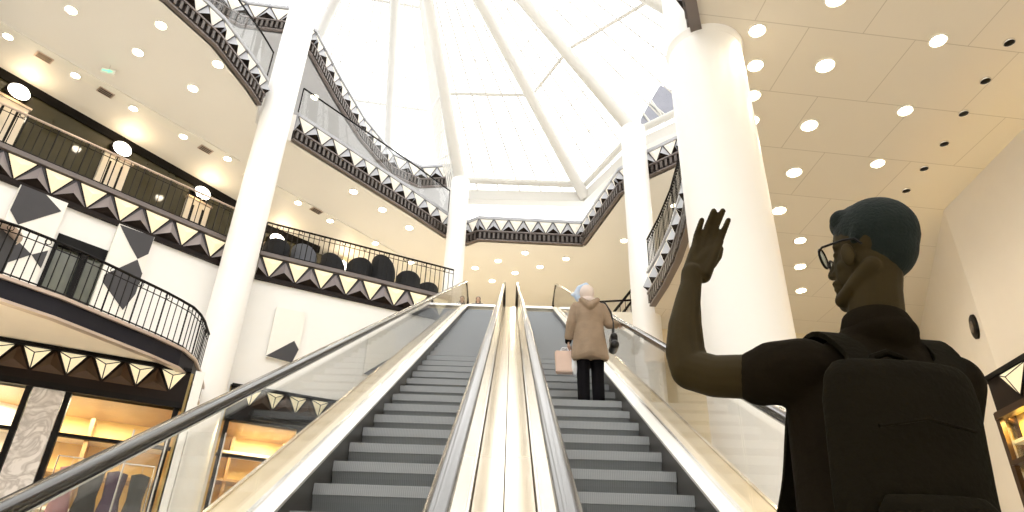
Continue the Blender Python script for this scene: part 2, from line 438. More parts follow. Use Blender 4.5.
# ---------------------------------------------------------------- parapet bands with pyramid lamps
def pyramid_units(e, path, zt, zb, pitch, out, lampm, facem, darkm, margin=.15, s0=None, s1=None):
    h = zt - zb
    for (a, b) in runs(path):
        if s0 is not None: a = max(a, s0)
        if s1 is not None: b = min(b, s1)
        if b - a < pitch * .6: continue
        n = max(1, round((b - a - .05) / pitch)); p = (b - a) / n
        for i in range(n + 1):
            s = a + p * (i + .5)
            def Q(ds, z, o):
                pt, nn, dd = at(path, min(b, max(a, s + ds)))
                pt = pt - nn * o      # towards the atrium (right-hand side of the path)
                return (pt.x, pt.y, z)
            if i < n:
                hw = p * (.40 if lampm == 'lampglass' else .45)
                q = [Q(-hw, zt, .01), Q(hw, zt, .01), Q(0, zb + .02*h, .01), Q(0, zb + .62*h, out * .8)]
                k = Q(0, zt, .0)
                MB().add([q[0], q[1], q[2], q[3]], [(0,1,3), (1,2,3), (2,0,3), (0,2,1)]).build('pyramid_lamp', lampm, e)
                bar = MB()
                bar.tube([q[0], q[2]], .016, 4).tube([q[2], q[1]], .016, 4)
                bar.build('lamp_frame', darkm, e)
            sc_ = a + p * i
            pt0 = sc_
            lo, hi = max(a, sc_ - p*.47), min(b, sc_ + p*.47)
            def S(s_, z, o):
                pt, nn, dd = at(path, s_); pt = pt - nn * o; return (pt.x, pt.y, z)
            top = S(min(max(sc_, a), b), zt - .03*h, .012); bl = S(lo, zb, .012); br = S(hi, zb, .012); nosep = S(min(max(sc_, a + .02), b - .02), zb + .27*h, out + .03)
            MB().add([top, bl, br, nosep], [(0,1,3), (0,3,2), (0,2,1)]).build('facet', facem, e)
            MB().add([bl, br, nosep, S(min(max(sc_, a), b), zb, .011)], [(0,1,2), (0,3,1), (0,2,3), (1,3,2)]).build('facet_underside', 'brown', e)

def parapet(label, path, z_top, z_tri0, z_tri1, pitch, out, lampm, facem, backm, cornice=None, group=None, s0=None, s1=None, right=False):
    pth = path if not right else path
    e = thing('parapet', label, 'parapet', (path[0][0], path[0][1], z_tri0), group)
    P = [(x, y, 0) for x, y in pth]
    MB().sweep(P, [(.0, z_tri0 - .02), (.0, z_top - .12), (.06, z_top - .12), (.06, z_tri0 - .02)]).build('backing', backm, e)
    MB().sweep(P, [(-.07, z_top - .10), (-.07, z_top - .04), (.10, z_top - .04), (.10, z_top - .10)]).build('coping', 'moulding' if cornice is None else 'silver', e)
    MB().sweep(P, [(-.045, z_top - .04), (-.045, z_top + .03), (.08, z_top + .03), (.08, z_top - .04)]).build('coping', 'moulding' if cornice is None else 'silver', e)
    if cornice is None:
        MB().sweep(P, [(-.05, z_tri0 - .12), (-.05, z_tri0), (.10, z_tri0), (.10, z_tri0 - .12)]).build('bottom_trim', 'brown', e)
    else:
        zb = cornice
        MB().sweep(P, [(-.03, zb + .04), (-.03, z_tri0 - .02), (.10, z_tri0 - .02), (.10, zb + .04)]).build('cornice', 'brown', e)
        MB().sweep(P, [(-.10, z_tri0 - .07), (-.10, z_tri0 - .01), (.05, z_tri0 - .01), (.05, z_tri0 - .07)]).build('moulding', 'moulding', e)
        MB().sweep(P, [(-.05, zb), (-.05, zb + .05), (.12, zb + .05), (.12, zb)]).build('moulding', 'moulding', e)
        mb = MB(); L = seglen(path)[-1]; n = int(L / .17)
        for i in range(n):
            pt, nn, dd = at(path, (i + .5) * L / n); c = pt - nn * .055
            mb.obox((c.x, c.y, zb + .05 + (z_tri0 - .12 - zb)/2), (dd.x*.075, dd.y*.075, 0), (nn.x*.07, nn.y*.07, 0), (0, 0, (z_tri0 - .12 - zb - .04)))
        mb.build('dentils', 'dentil', e)
    pyramid_units(e, path, z_tri1, z_tri0, pitch, out, lampm, facem, 'brown', s0=s0, s1=s1)
    return e

A2, B2 = P2[:4], P2[4:]
A2s = [A2[0], A2[3]]
B2s = [(-6.96, 17.00), (-1.80, 19.44)]
parapet('long gallery parapet of lit pyramid lamps left of the tall left column', A2s, 9.75, 9.04, 9.62, .775, .16, 'lampglass', 'lilac', 'slate')
parapet('gallery parapet of lit pyramid lamps between left column and escalator top', B2s, 9.75, 9.04, 9.62, .70, .16, 'lampglass', 'lilac', 'slate')
parapet('curved upper parapet with toothed cornice in the top left corner', P3[:6], 14.90, 14.28, 14.80, .60, .17, 'lampglass_hi', 'silver', 'fascia', cornice=13.86)
parapet('upper parapet with toothed cornice running from left column to middle column', P3[8:12], 14.90, 14.28, 14.80, .60, .17, 'lampglass_hi', 'silver', 'fascia', cornice=13.86)
parapet('short upper parapet with toothed cornice straight above the escalator tops', P3[11:15], 14.90, 14.28, 14.80, .60, .15, 'lampglass_hi', 'silver', 'fascia', cornice=13.86)
parapet('upper parapet with toothed cornice slanting up to the right middle column', P3[14:16], 14.90, 14.28, 14.80, .60, .17, 'lampglass_hi', 'silver', 'fascia', cornice=13.86)
parapet('upper parapet with toothed cornice between the two right columns', P3[15:], 14.90, 14.28, 14.80, .66, .17, 'lampglass_hi', 'silver', 'fascia', cornice=13.86)
parapet('highest parapet with toothed cornice, topmost left balcony', P4, 20.25, 19.50, 20.12, .72, .17, 'lampglass_hi', 'silver', 'fascia', cornice=19.05)
parapet('curved right gallery parapet with toothed cornice beside the wide column', PE[1:], 9.75, 9.05, 9.62, .62, .17, 'lampglass_hi', 'silver', 'fascia', cornice=8.62)

# ---------------------------------------------------------------- balustrades
def balustrade(label, path, z0, h, spacing, railr=.028, brail='black', rings=True, offs=.03, glassy=False, z_end_curve=False, bal='black'):
    e = thing('balustrade', label, 'railing', (path[0][0], path[0][1], z0))
    P = []
    for x, y in path: P.append((x, y, 0))
    L = seglen(path)[-1]; N = max(2, int(L / .35)); pts = []
    for i in range(N + 1):
        pt, nn, dd = at(path, L * i / N); c = pt + nn * offs; pts.append((c.x, c.y, z0 + h))
    MB().tube(pts, railr, 8).build('handrail', brail, e, smooth=True)
    if glassy:
        MB().sweep([(p[0], p[1], 0) for p in pts], [(-.008, z0), (-.008, z0 + h - .02), (.008, z0 + h - .02), (.008, z0)]).build('glass_panel', 'glass', e)
        for i in (0, N): MB().tube([(pts[i][0], pts[i][1], z0), pts[i]], .022, 6).build('post', brail, e)
        return e
    MB().tube([(p[0], p[1], z0 + .07) for p in pts], .014, 6).build('bottom_rail', bal, e)
    MB().tube([(p[0], p[1], z0 + h - .14) for p in pts], .010, 6).build('upper_rail', bal, e)
    n = int(L / spacing); k = min(n, 99); extra = MB()
    for i in range(n + 1):
        pt, nn, dd = at(path, L * i / n); c = pt + nn * offs; mb = MB() if i < 99 else extra
        mb.tube([(c.x, c.y, z0), (c.x, c.y, z0 + h)], .011 if i % 4 else .017, 5)
        if i < 99: mb.build('baluster', bal, e)
    if extra.v: o = extra.build('baluster', bal, e); o['kind'] = 'stuff'
    if rings:
        m = int(L / (spacing * 4))
        for i in range(m):
            pt, nn, dd = at(path, L * (i + .5) / m); c = pt + nn * offs
            ring = [(c.x + dd.x * .05 * math.cos(a), c.y + dd.y * .05 * math.cos(a), z0 + h - .07 + .05 * math.sin(a)) for a in [2*PI*k/10 for k in range(10)]]
            MB().tube(ring, .008, 4, closed=True).build('ring_ornament', bal, e)
    return e
balustrade('black baluster railing on gallery left of the tall left column', A2s, 9.77, .98, .165, brail='trim')
balustrade('black baluster railing with dark chairs behind, ending at escalator top', B2s, 9.77, .98, .15)
balustrade('clear glass railing with black handrail, curved, top left corner', P3[:6], 15.0, 1.0, .2, glassy=True)
balustrade('clear glass railing with black handrail from left to middle column', P3[8:12], 15.0, 1.0, .2, glassy=True)
balustrade('curved black picket railing on right gallery beside the wide column', PE[1:], 9.77, 1.0, .13, rings=False)

# ---------------------------------------------------------------- columns
def column(label, x, y, r, z1, cap_z=None):
    e = thing('column', label, 'column', (x, y, ZF))
    MB().lathe([(r, ZF), (r, z1)], (x, y, 0), 48).build('shaft', 'column', e, smooth=True)
    MB().lathe([(r*1.25, ZF), (r*1.25, ZF + .12), (r*1.12, ZF + .2), (r*1.02, ZF + .24)], (x, y, 0), 48).build('base', 'column', e, smooth=True)
    if cap_z:
        MB().lathe([(r*1.005, cap_z - .12), (r*1.02, cap_z - .06), (r*1.06, cap_z)], (x, y, 0), 48).build('capital', 'column', e, smooth=True)
    return e
column('tall round white column on the left, between the two gallery parapets', -7.12, 16.18, .44, 18.9)
column('slim round white column left of the escalator top, farthest one', -2.06, 21.95, .35, 16.0)
column('round white column right of the escalator top behind the beige coat', 3.88, 18.2, .40, 15.6)
column('widest nearest white column behind the raised hand', 3.0, 8.2, .575, 16.2, 8.70)

# ---------------------------------------------------------------- glass roof
ring = [(-17, -10, 22), (-17, 14, 21.8), (-14.5, 24, 21.8), (-10, 30, 21.8), (-4, 31, 21.8), (-2.3, 23.5, 16.5), (2.9, 23.3, 16.4), (4.7, 19.7, 16.4), (8.5, 16.5, 16.6), (14, 12, 17.0), (14, -10, 18)]
apex = Vector((-4.8, 16.2, 27.6))
roof = thing('glass_roof', 'white ribbed glass pyramid roof above the atrium', 'roof', tuple(apex))
n = len(ring)
for i in range(n):
    a, b = Vector(ring[i]), Vector(ring[(i+1) % n])
    MB().add([a, b, apex], [(0, 1, 2)]).build('glass_field', 'roofglass', roof)
    bars = MB()
    for t in (.3, .62):
        bars.tube([a.lerp(apex, t), b.lerp(apex, t)], .07, 6)
    L = (b - a).length; k = max(3, int(L / .85))
    for j in range(1, k):
        q = a.lerp(b, j / k); bars.tube([q, q.lerp(apex, .92)], .034, 4)
    for t in (.12, .2, .4, .5, .72): bars.tube([a.lerp(apex, t), b.lerp(apex, t)], .026, 4)
    bars.build('glazing_bars', 'roofbar', roof)
for b in [(-7.12, 16.18, 18.9), (-2.06, 21.95, 15.95), (2.8, 22.9, 16.1), (3.88, 18.2, 15.55), (8.3, 16.2, 16.3), (-12, 27, 21.3), (3.0, 8.2, 17.5), (-14.3, 14, 21.5), (-6.5, 29, 21.5)]:
    MB().tube([b, tuple(apex - Vector((0, 0, .3)))], .22, 12).build('rib', 'roofbar', roof, smooth=True)
MB().sweep([(-2.3, 23.3, 0), (2.9, 23.2, 0), (4.6, 19.7, 0), (8.4, 16.4, 0), (14, 12.2, 0)], [(-.25, 15.95), (-.25, 16.4), (.15, 16.4), (.15, 15.95)]).build('ring_beam', 'roofbar', roof)
MB().tube([(-2.2, 22.9, 16.75), (2.8, 22.8, 16.65), (4.2, 19.6, 16.65), (8.2, 16.2, 16.8)], .14, 10).build('ring_tube', 'roofbar', roof, smooth=True)
# tinted gable window at the roof edge
gw = thing('gable_window', 'blue-grey gable window with white bars at right roof edge', 'window', (5.2, 20, 17.3))
pane = [(4.54, 20, 17.34), (4.60, 20, 17.73), (4.99, 20, 18.53), (5.43, 20, 19.41), (5.87, 20, 19.18), (5.95, 20, 17.9)]
MB().prism(pane, (0, .04, 0)).build('pane', 'window', gw)
mb = MB()
for a, b in (((4.5, 19.97, 17.3), (6.0, 19.97, 17.92)), ((4.95, 19.97, 17.45), (4.68, 19.97, 17.95)), ((5.45, 19.97, 17.66), (5.02, 19.97, 18.62)), ((4.95, 19.97, 18.5), (5.62, 19.97, 17.75))): mb.tube([a, b], .04, 6)
mb.build('glazing_bars', 'roofbar', gw)

# ---------------------------------------------------------------- ceiling lights
def downlight_proto(r, lit, label, loc, group):
    e = thing('downlight', label, 'light', loc, group); c = Vector(loc)
    MB().lathe([(r*1.25, 0), (r*1.25, -.015), (r*1.12, -.03), (r*1.02, -.02), (r, 0)], c, 20).build('trim_ring', 'ivory' if lit else 'steel', e, smooth=True)
    MB().lathe([(r, -.004), (r*.96, -.02), (r*.5, -.034), (.005, -.036)], c, 20).build('lens', 'down' if lit else 'black', e, smooth=True)
    return e
def lamp_at(x, y, z, w, col=(1, .87, .68), ang=150, rad=.12):
    ld = bpy.data.lights.new('downlight_beam', 'SPOT'); ld.energy = w; ld.color = col; ld.spot_size = R(ang); ld.spot_blend = .9; ld.shadow_soft_size = rad
    return ld
def downlights(pts, z, r, label, group, watts, lit=True):
    p = None; ld = lamp_at(0, 0, z, watts) if watts else None
    order = sorted(range(len(pts)), key=lambda i: math.hypot(*pts[i])); NM = ('nearest the camera', 'second nearest', 'third nearest', 'fourth nearest', 'fifth nearest', 'sixth nearest', 'farthest of seven')
    for q, (x, y) in enumerate(pts):
        if p is None: p = e = downlight_proto(r, lit, label, (x, y, z), group)
        else: e = copy_tree(p); e.location = (x, y, z)
        rk = order.index(q); e['label'] = label + ', ' + (NM[rk] if rk < len(pts) - 1 else 'farthest one')
        if ld:
            lo = bpy.data.objects.new('beam', ld); COL.objects.link(lo); lo.parent = e; lo.location = (0, 0, -.06)
zR, zL = 8.70, 13.86
downlights([(3.48, 6.9), (3.70, 7.7), (3.90, 8.43), (4.08, 9.13), (4.26, 9.77), (4.42, 10.5)], zR, .115, 'lit round downlight in the row hugging the wide column', 'right ceiling downlights, first row', 26)
downlights([(4.66, 7.05), (5.03, 8.38), (5.33, 9.85), (5.56, 11.25), (5.72, 12.60)], zR, .135, 'lit downlight in second row from the wide column', 'right ceiling downlights, second row', 30)
downlights([(6.56, 7.78), (6.84, 9.38), (7.05, 10.88)], zR, .115, 'lit downlight in third row from the wide column', 'right ceiling downlights, third row', 30)
downlights([(6.61, 13.78), (7.05, 14.97), (7.53, 16.21), (6.0, 14.2), (6.4, 15.6), (6.9, 17.2)], zR, .12, 'lit round downlight at the far end of the right ceiling', 'right ceiling downlights, far end', 40)
downlights([(7.67, 7.77), (7.79, 8.60), (7.88, 9.40), (7.99, 10.23), (8.01, 10.99), (8.03, 11.73)], zR, .07, 'small unlit spotlight along the cream right wall', 'unlit spotlights by the right wall', 0, lit=False)
downlights([(-11.18, 12.35), (-9.10, 12.74), (-8.10, 14.04), (-10.11, 13.70), (-9.14, 15.01)], zL, .13, 'lit downlight on open ceiling left of left column', 'left ceiling downlights', 30)
downlights([(-13.28, 13.25), (-12.22, 14.60), (-11.19, 15.89), (-10.20, 17.10), (-9.19, 18.14)], zL - .045, .11, 'lit downlight set in the long ceiling strip left of left column', 'strip downlights', 24)
downlights([(-5.46, 19.80), (-4.63, 20.85), (-3.80, 21.98)], zL, .13, 'lit ceiling downlight between left and middle column', 'ceiling downlights between the columns', 30)
downlights([(-7.51, 20.52), (-6.62, 21.62), (-5.2, 23.1), (-4.0, 24.5)], zL - .045, .11, 'lit downlight in the ceiling strip right of left column', 'strip downlights beyond the column', 50)
downlights([(-.54, 24.21), (.50, 23.52), (.15, 25.14), (1.13, 24.58), (2.11, 23.87), (-1.46, 24.84), (-.79, 25.90)], zL, .12, 'lit downlight over the escalator landing', 'landing ceiling downlights', 60)
downlights([(4.14, 22.39), (5.5, 20.0)], zL, .12, 'lit ceiling downlight behind the right middle column', 'ceiling downlights by the right column', 60)
downlights([(-8.6, 19.6), (-7.9, 20.9), (-7.0, 24.6)], 19.05, .14, 'lit round downlight under the topmost left balcony', 'top balcony downlights', 14)

# ceiling strip with vents
for i, (a, b) in enumerate((((-14.2, 11.9), (-9.0, 18.4)), ((-8.85, 18.9), (-2.2, 26.9)))):
    A, B = Vector(a), Vector(b); d = (B - A).normalized(); nn = Vector((-d.y, d.x)); c = (A + B)/2
    st = struct('trim_%d' % (i + 3), MB().obox((c.x, c.y, zL - .02), (d.x*(B-A).length, d.y*(B-A).length, 0), (nn.x*.42, nn.y*.42, 0), (0, 0, .05)), 'ivory')
for k, ((x, y), s) in enumerate((((-12.74, 13.96), 'nearest the frame edge'), ((-11.70, 15.25), 'below the green exit sign'), ((-9.74, 17.71), 'just left of left column'), ((-6.98, 20.99), 'right of the left column'))):
    e = thing('ceiling_vent', 'small dark slotted ceiling vent, ' + s, 'vent', (x, y, zL - .05), 'vents in the ceiling strip')
    d = Vector((.63, .78)); nn = Vector((-.78, .63))
    MB().obox((x, y, zL - .055), (d.x*.42, d.y*.42, 0), (nn.x*.26, nn.y*.26, 0), (0, 0, .02)).build('frame', 'trim', e)
    for j in (-1, 0, 1):
        MB().obox((x + nn.x*j*.075, y + nn.y*j*.075, zL - .068), (d.x*.34, d.y*.34, 0), (nn.x*.03, nn.y*.03, 0), (0, 0, .01)).build('slot', 'black', e)
ex = thing('exit_sign', 'small green glowing running arrow sign on left ceiling', 'sign', (-11.08, 14.19, 13.5))
MB().obox((-11.08, 14.22, 13.62), (.34, .1, 0), (-.012, .04, 0), (0, 0, .18)).build('sign_panel', 'ivory', ex)
mb = MB(); dv = Vector((.34, .1, 0)).normalized()
def sp(u, z): return tuple(Vector((-11.08, 14.19, 13.62)) + dv * u + Vector((0, 0, z)))
mb.prism([sp(-.13, .02), sp(.02, .02), sp(.02, .06), sp(.13, 0), sp(.02, -.06), sp(.02, -.02), sp(-.13, -.02)], (.004, -.012, 0)); mb.build('arrow', 'green', ex)
MB().tube([(-11.08, 14.22, 13.7), (-11.08, 14.22, 13.88)], .01, 6).build('hanger', 'steel', ex)

# ---------------------------------------------------------------- escalators
T30 = math.tan(R(30)); SLOPE = Vector((0, math.cos(R(30)), math.sin(R(30))))
ZN = -1.87                # nosing line z at y = 0
Y0 = (ZF - ZN) / T30      # 1.767
NS = 39
RUN = .472
RISE = RUN * math.tan(R(30))
YS = 5.105 - 7 * .472
def on(y, dz): return ZN + T30 * y + dz
Y1 = (9.75 - ZN) / T30
def incl(mb, x0, x1, d0, d1, ya=Y0 - .2, yb=Y1 + .1, zt=None):
    """inclined bar between x0..x1 with vertical offsets d0..d1 over the nosing line"""
    return mb.add([(x, y, on(y, d)) for y in (ya, yb) for x, d in ((x0, d0), (x1, d0), (x1, d1), (x0, d1))],
                  [(0,3,2,1), (4,5,6,7), (0,1,5,4), (1,2,6,5), (2,3,7,6), (3,0,4,7)])
def rail_path(x, dz):
    zf = ZF + .87; yb = (zf - ZN - dz) / T30
    pts = [(x, 1.02, zf - .42), (x, .84, zf - .34), (x, .78, zf - .18), (x, .86, zf - .04), (x, 1.02, zf), (x, yb - .2, zf), (x, yb, zf + .02), (x, yb + .25, on(yb + .25, dz))]
    ye = (9.75 + 1.0 - ZN - dz) / T30
    pts += [(x, y, on(y, dz)) for y in [yb + 1 + (ye - yb - 1.3) * k / 8 for k in range(9)]]
    pts += [(x, ye + .05, 10.75), (x, ye + 1.3, 10.76), (x, ye + 1.55, 10.66), (x, ye + 1.62, 10.45), (x, ye + 1.5, 10.3)]
    return pts
def escalator(label, xc, side):
    e = thing('escalator', label, 'escalator', (xc, Y0, ZF))
    hw = .50
    # steps: curved grooved riser, nosing coloured lighter for the light its edge catches
    proto = None
    for k in range(NS):
        y = YS + RUN * k; z = ZN + T30 * y
        prof = [(y, z), (y + .003, z - .07), (y + .02, z - .12), (y + .05, z - .19), (y + .07, z - .28), (y + .56, z - .28), (y + .56, z)]
        if proto is None:
            m1 = MB().prism([(xc - hw, a, b) for a, b in prof], (2*hw, 0, 0)).build('step', 'step', e)
            m2 = MB().box(xc - hw, xc + hw, y - .006, y + .05, z - .075, z + .003).build('nosing', 'nose', m1)
            proto = m1
        else:
            c = proto.copy(); COL.objects.link(c); c.parent = e; c.location = (0, RUN * k, RISE * k)
            g = proto.children[0].copy(); COL.objects.link(g); g.parent = c
    for s in (-1, 1):
        inner = (s != side)
        x = xc + s * hw; X = lambda d: x + s * d
        a, b = sorted((X(.004), X(.03)))
        incl(MB(), a, b, -.3, .118).build('skirt_panel', 'skirt', e)
        a, b = sorted((X(.0), X(.10)))
        mb = MB(); sx = s
        mb.add([(xx, y, on(y, d)) for y in (Y0 - .2, Y1 + .1) for xx, d in ((X(.0), .10), (X(.10), .115), (X(.10), .14), (X(.0), .125))],
               [(0,3,2,1), (4,5,6,7), (0,1,5,4), (1,2,6,5), (2,3,7,6), (3,0,4,7)])
        mb.build('inner_deck', 'whitedeck', e)
        a, b = sorted((X(.10), X(.125)))
        incl(MB(), a, b, .10, .16).build('glass_clamp', 'steel', e)
        # glass balustrade in panels
        xg = X(.112); segs = 9
        ya, yb = Y0 + .4, Y1 + .9
        for q in range(segs):
            y_a = ya + (yb - ya) * q / segs + .006; y_b = ya + (yb - ya) * (q + 1) / segs - .006
            incl(MB(), xg - .006, xg + .006, .15, .94, y_a, y_b).build('glass_panel', 'glass', e)
        # handrail
        xr = X(.125)
        path = rail_path(xr, .97)
        mb = MB(); prof = [(-.038, -.02), (-.042, .0), (-.036, .018), (-.018, .028), (.018, .028), (.036, .018), (.042, .0), (.038, -.02)]
        vs = []; mm = len(path)
        for i, p in enumerate(path):
            p = Vector(p); t = (Vector(path[min(i+1, mm-1)]) - Vector(path[max(i-1, 0)])).normalized(); up = Vector((1, 0, 0)).cross(t)
            vs += [p + Vector((1, 0, 0)) * q[0] + up * q[1] for q in prof]
        kk = len(prof)
        mb.add(vs, [(i*kk+j, i*kk+(j+1) % kk, (i+1)*kk+(j+1) % kk, (i+1)*kk+j) for i in range(mm-1) for j in range(kk)] + [list(range(kk)), [(mm-1)*kk+j for j in range(kk)]])
        mb.build('handrail', 'rubber', e, smooth=True)
        mb = MB(); mb.tube([(p[0], p[1] , p[2] - .036) for p in path[5:-4]], .016, 6); mb.build('handrail_guide', 'steel', e)
        # outer deck + cladding
        if not inner:
            a, b = sorted((X(.125), X(.37)))
            incl(MB(), a, b, .06, .125).build('outer_deck', 'deckgold', e)
            a, b = sorted((X(.36), X(.385)))
            incl(MB(), a, b, -1.0, .14).build('side_cladding', 'gold', e)
            mb = MB()
            for q in range(1, 12):
                y = Y0 + q * 1.5; mb.add([(xx, y + dy, on(y + dy, .128)) for dy, xx in ((0, min(a, X(.13))), (0, max(b, X(.13))), (.012, max(b, X(.13))), (.012, min(a, X(.13))))], [(0, 1, 2, 3)])
    x0, x1 = xc - hw - .38, xc + hw + .38
    if side < 0: x1 = xc + hw + .13
    else: x0 = xc - hw - .13
    incl(MB(), x0, x1, -1.05, -.5, Y0 + .8, Y1 + .3).build('truss', 'gold', e)
    MB().box(x0 + .1, x1 - .1, .2, Y0 + .02, ZF, ZF + .012).build('floor_plate', 'steel', e)
    MB().box(xc - hw, xc + hw, Y1 - .3, Y1 + 1.2, 9.70, 9.765).build('landing_plate', 'steel', e)
    return e
escalator('left grey escalator rising to the gallery, empty', -.83, -1)
escalator('right grey escalator carrying the woman in a beige coat', .83, 1)
md = thing('median_deck', 'glossy pale brass strip between the two escalators', 'escalator median', (0, Y0, ZF))
for a, b in ((-.195, -.004), (.004, .195)):
    incl(MB(), a, b, .04, .10).build('deck_panel', 'gold', md)
incl(MB(), -.19, .19, .02, .035).build('backing_strip', 'black', md)

# ---------------------------------------------------------------- first floor balcony
PB = [(-15.0, 8.2), (-12.5, 8.35), (-10.8, 8.85), (-9.5, 9.55), (-8.42, 10.42), (-7.82, 11.15), (-7.40, 11.85), (-6.88, 12.72), (-6.58, 13.35), (-6.55, 13.9), (-6.75, 14.8), (-7.0, 15.6)]
OB = [(-15.2, 9.0), (-14.4, 9.5), (-13.2, 10.8), (-12.4, 11.6), (-11.6, 12.4), (-11.0, 13.0), (-10.4, 13.6), (-9.7, 14.3), (-8.9, 15.1), (-8.5, 15.5), (-8.1, 15.9), (-7.75, 16.2)]
struct('floor', MB().strip(inset(PB, .05), OB, 5.06, 5.30), 'soffit')
be = thing('balcony_edge', 'dark curved balcony edge band above the lower left shopfront', 'parapet', (-9, 10, 5))
Pb = [(x, y, 0) for x, y in PB]
MB().sweep(Pb, [(-.03, 4.98), (-.03, 5.32), (.05, 5.32), (.05, 4.98)]).build('band', 'bluegrey', be)
MB().sweep(Pb, [(-.08, 5.30), (-.08, 5.36), (.10, 5.36), (.10, 5.30)]).build('coping', 'trim', be)
MB().sweep(Pb, [(-.06, 4.93), (-.06, 4.98), (.08, 4.98), (.08, 4.93)]).build('bottom_trim', 'trim', be)
balustrade('black balcony railing with ring ornaments in front of the painted panels', PB[2:11], 5.36, .95, .14, offs=.02)
cp = thing('corner_post', 'dark post with beige cap at the left frame edge beside balcony railing', 'post', (-9.75, 11.35, 5.3))
MB().box(-10.25, -9.45, 11.0, 11.7, 5.3, 6.75).build('shaft', 'slate', cp)
MB().lathe([(.50, 6.75), (.58, 6.78), (.60, 6.83), (.55, 6.87)], (-9.85, 11.35, 0), 24).build('cap', 'trim', cp, smooth=True)

# painted panels (grey and ivory facets) on the 45 degree wall
def panel(label, u0, u1, z0, z1, shapes, P=W45, out=.10, name='painted_panel'):
    e = thing(name, label, 'wall panel', P(u0, z0, 0))
    mb = MB(); wbox(mb, P, u0, u1, z0, z1, -.02, out - .01); mb.build('board', 'ivory', e)
    for poly in shapes:
        pts = [P(u0 + (u1 - u0) * a, z0 + (z1 - z0) * b, out - .008) for a, b in poly]
        q = Vector(P(0, 0, 1)) - Vector(P(0, 0, 0)); MB().prism(pts, q * .012).build('dark_facet', 'slate', e)
UP1 = (Vector((-10.93, 12.97)) - Vector((-14.6, 9.4))).length
UP2 = (Vector((-9.44, 14.46)) - Vector((-14.6, 9.4))).length
def uvp(u0, u1, pts): return [((u - u0) / (u1 - u0), (z - 5.33) / 3.62) for u, z in pts]
panel('grey and ivory faceted wall panel nearest the frame edge', 5.10, 6.08, 5.33, 8.95,
      [uvp(5.10, 6.08, q) for q in ([(5.12, 8.95), (5.60, 8.95), (6.01, 8.69), (5.36, 8.02), (5.12, 8.28)], [(5.11, 7.88), (5.42, 7.69), (5.81, 7.46), (5.38, 7.03), (5.11, 7.0)], [(5.81, 7.46), (6.07, 7.68), (6.07, 7.23)])])
panel('grey and ivory faceted wall panel right of the glazed door', 7.22, 8.06, 5.33, 8.95,
      [uvp(7.22, 8.06, q) for q in ([(7.24, 8.92), (8.05, 8.95), (8.04, 8.46), (7.85, 8.24), (7.58, 8.52)], [(7.85, 8.22), (8.05, 7.92), (8.05, 7.37), (7.9, 6.9), (7.3, 7.4), (7.29, 7.58)])])
for (uu, s) in ((.72, 'left of the left shop window top'), (3.3, 'partly behind the escalator handrail')):
    panel('pale relief panel with dark faceted tip, ' + s, uu, uu + .78, 6.78, 8.22, [[(0, .02), (.80, .40), (1, .25), (.86, -.02)]], W22, .07)

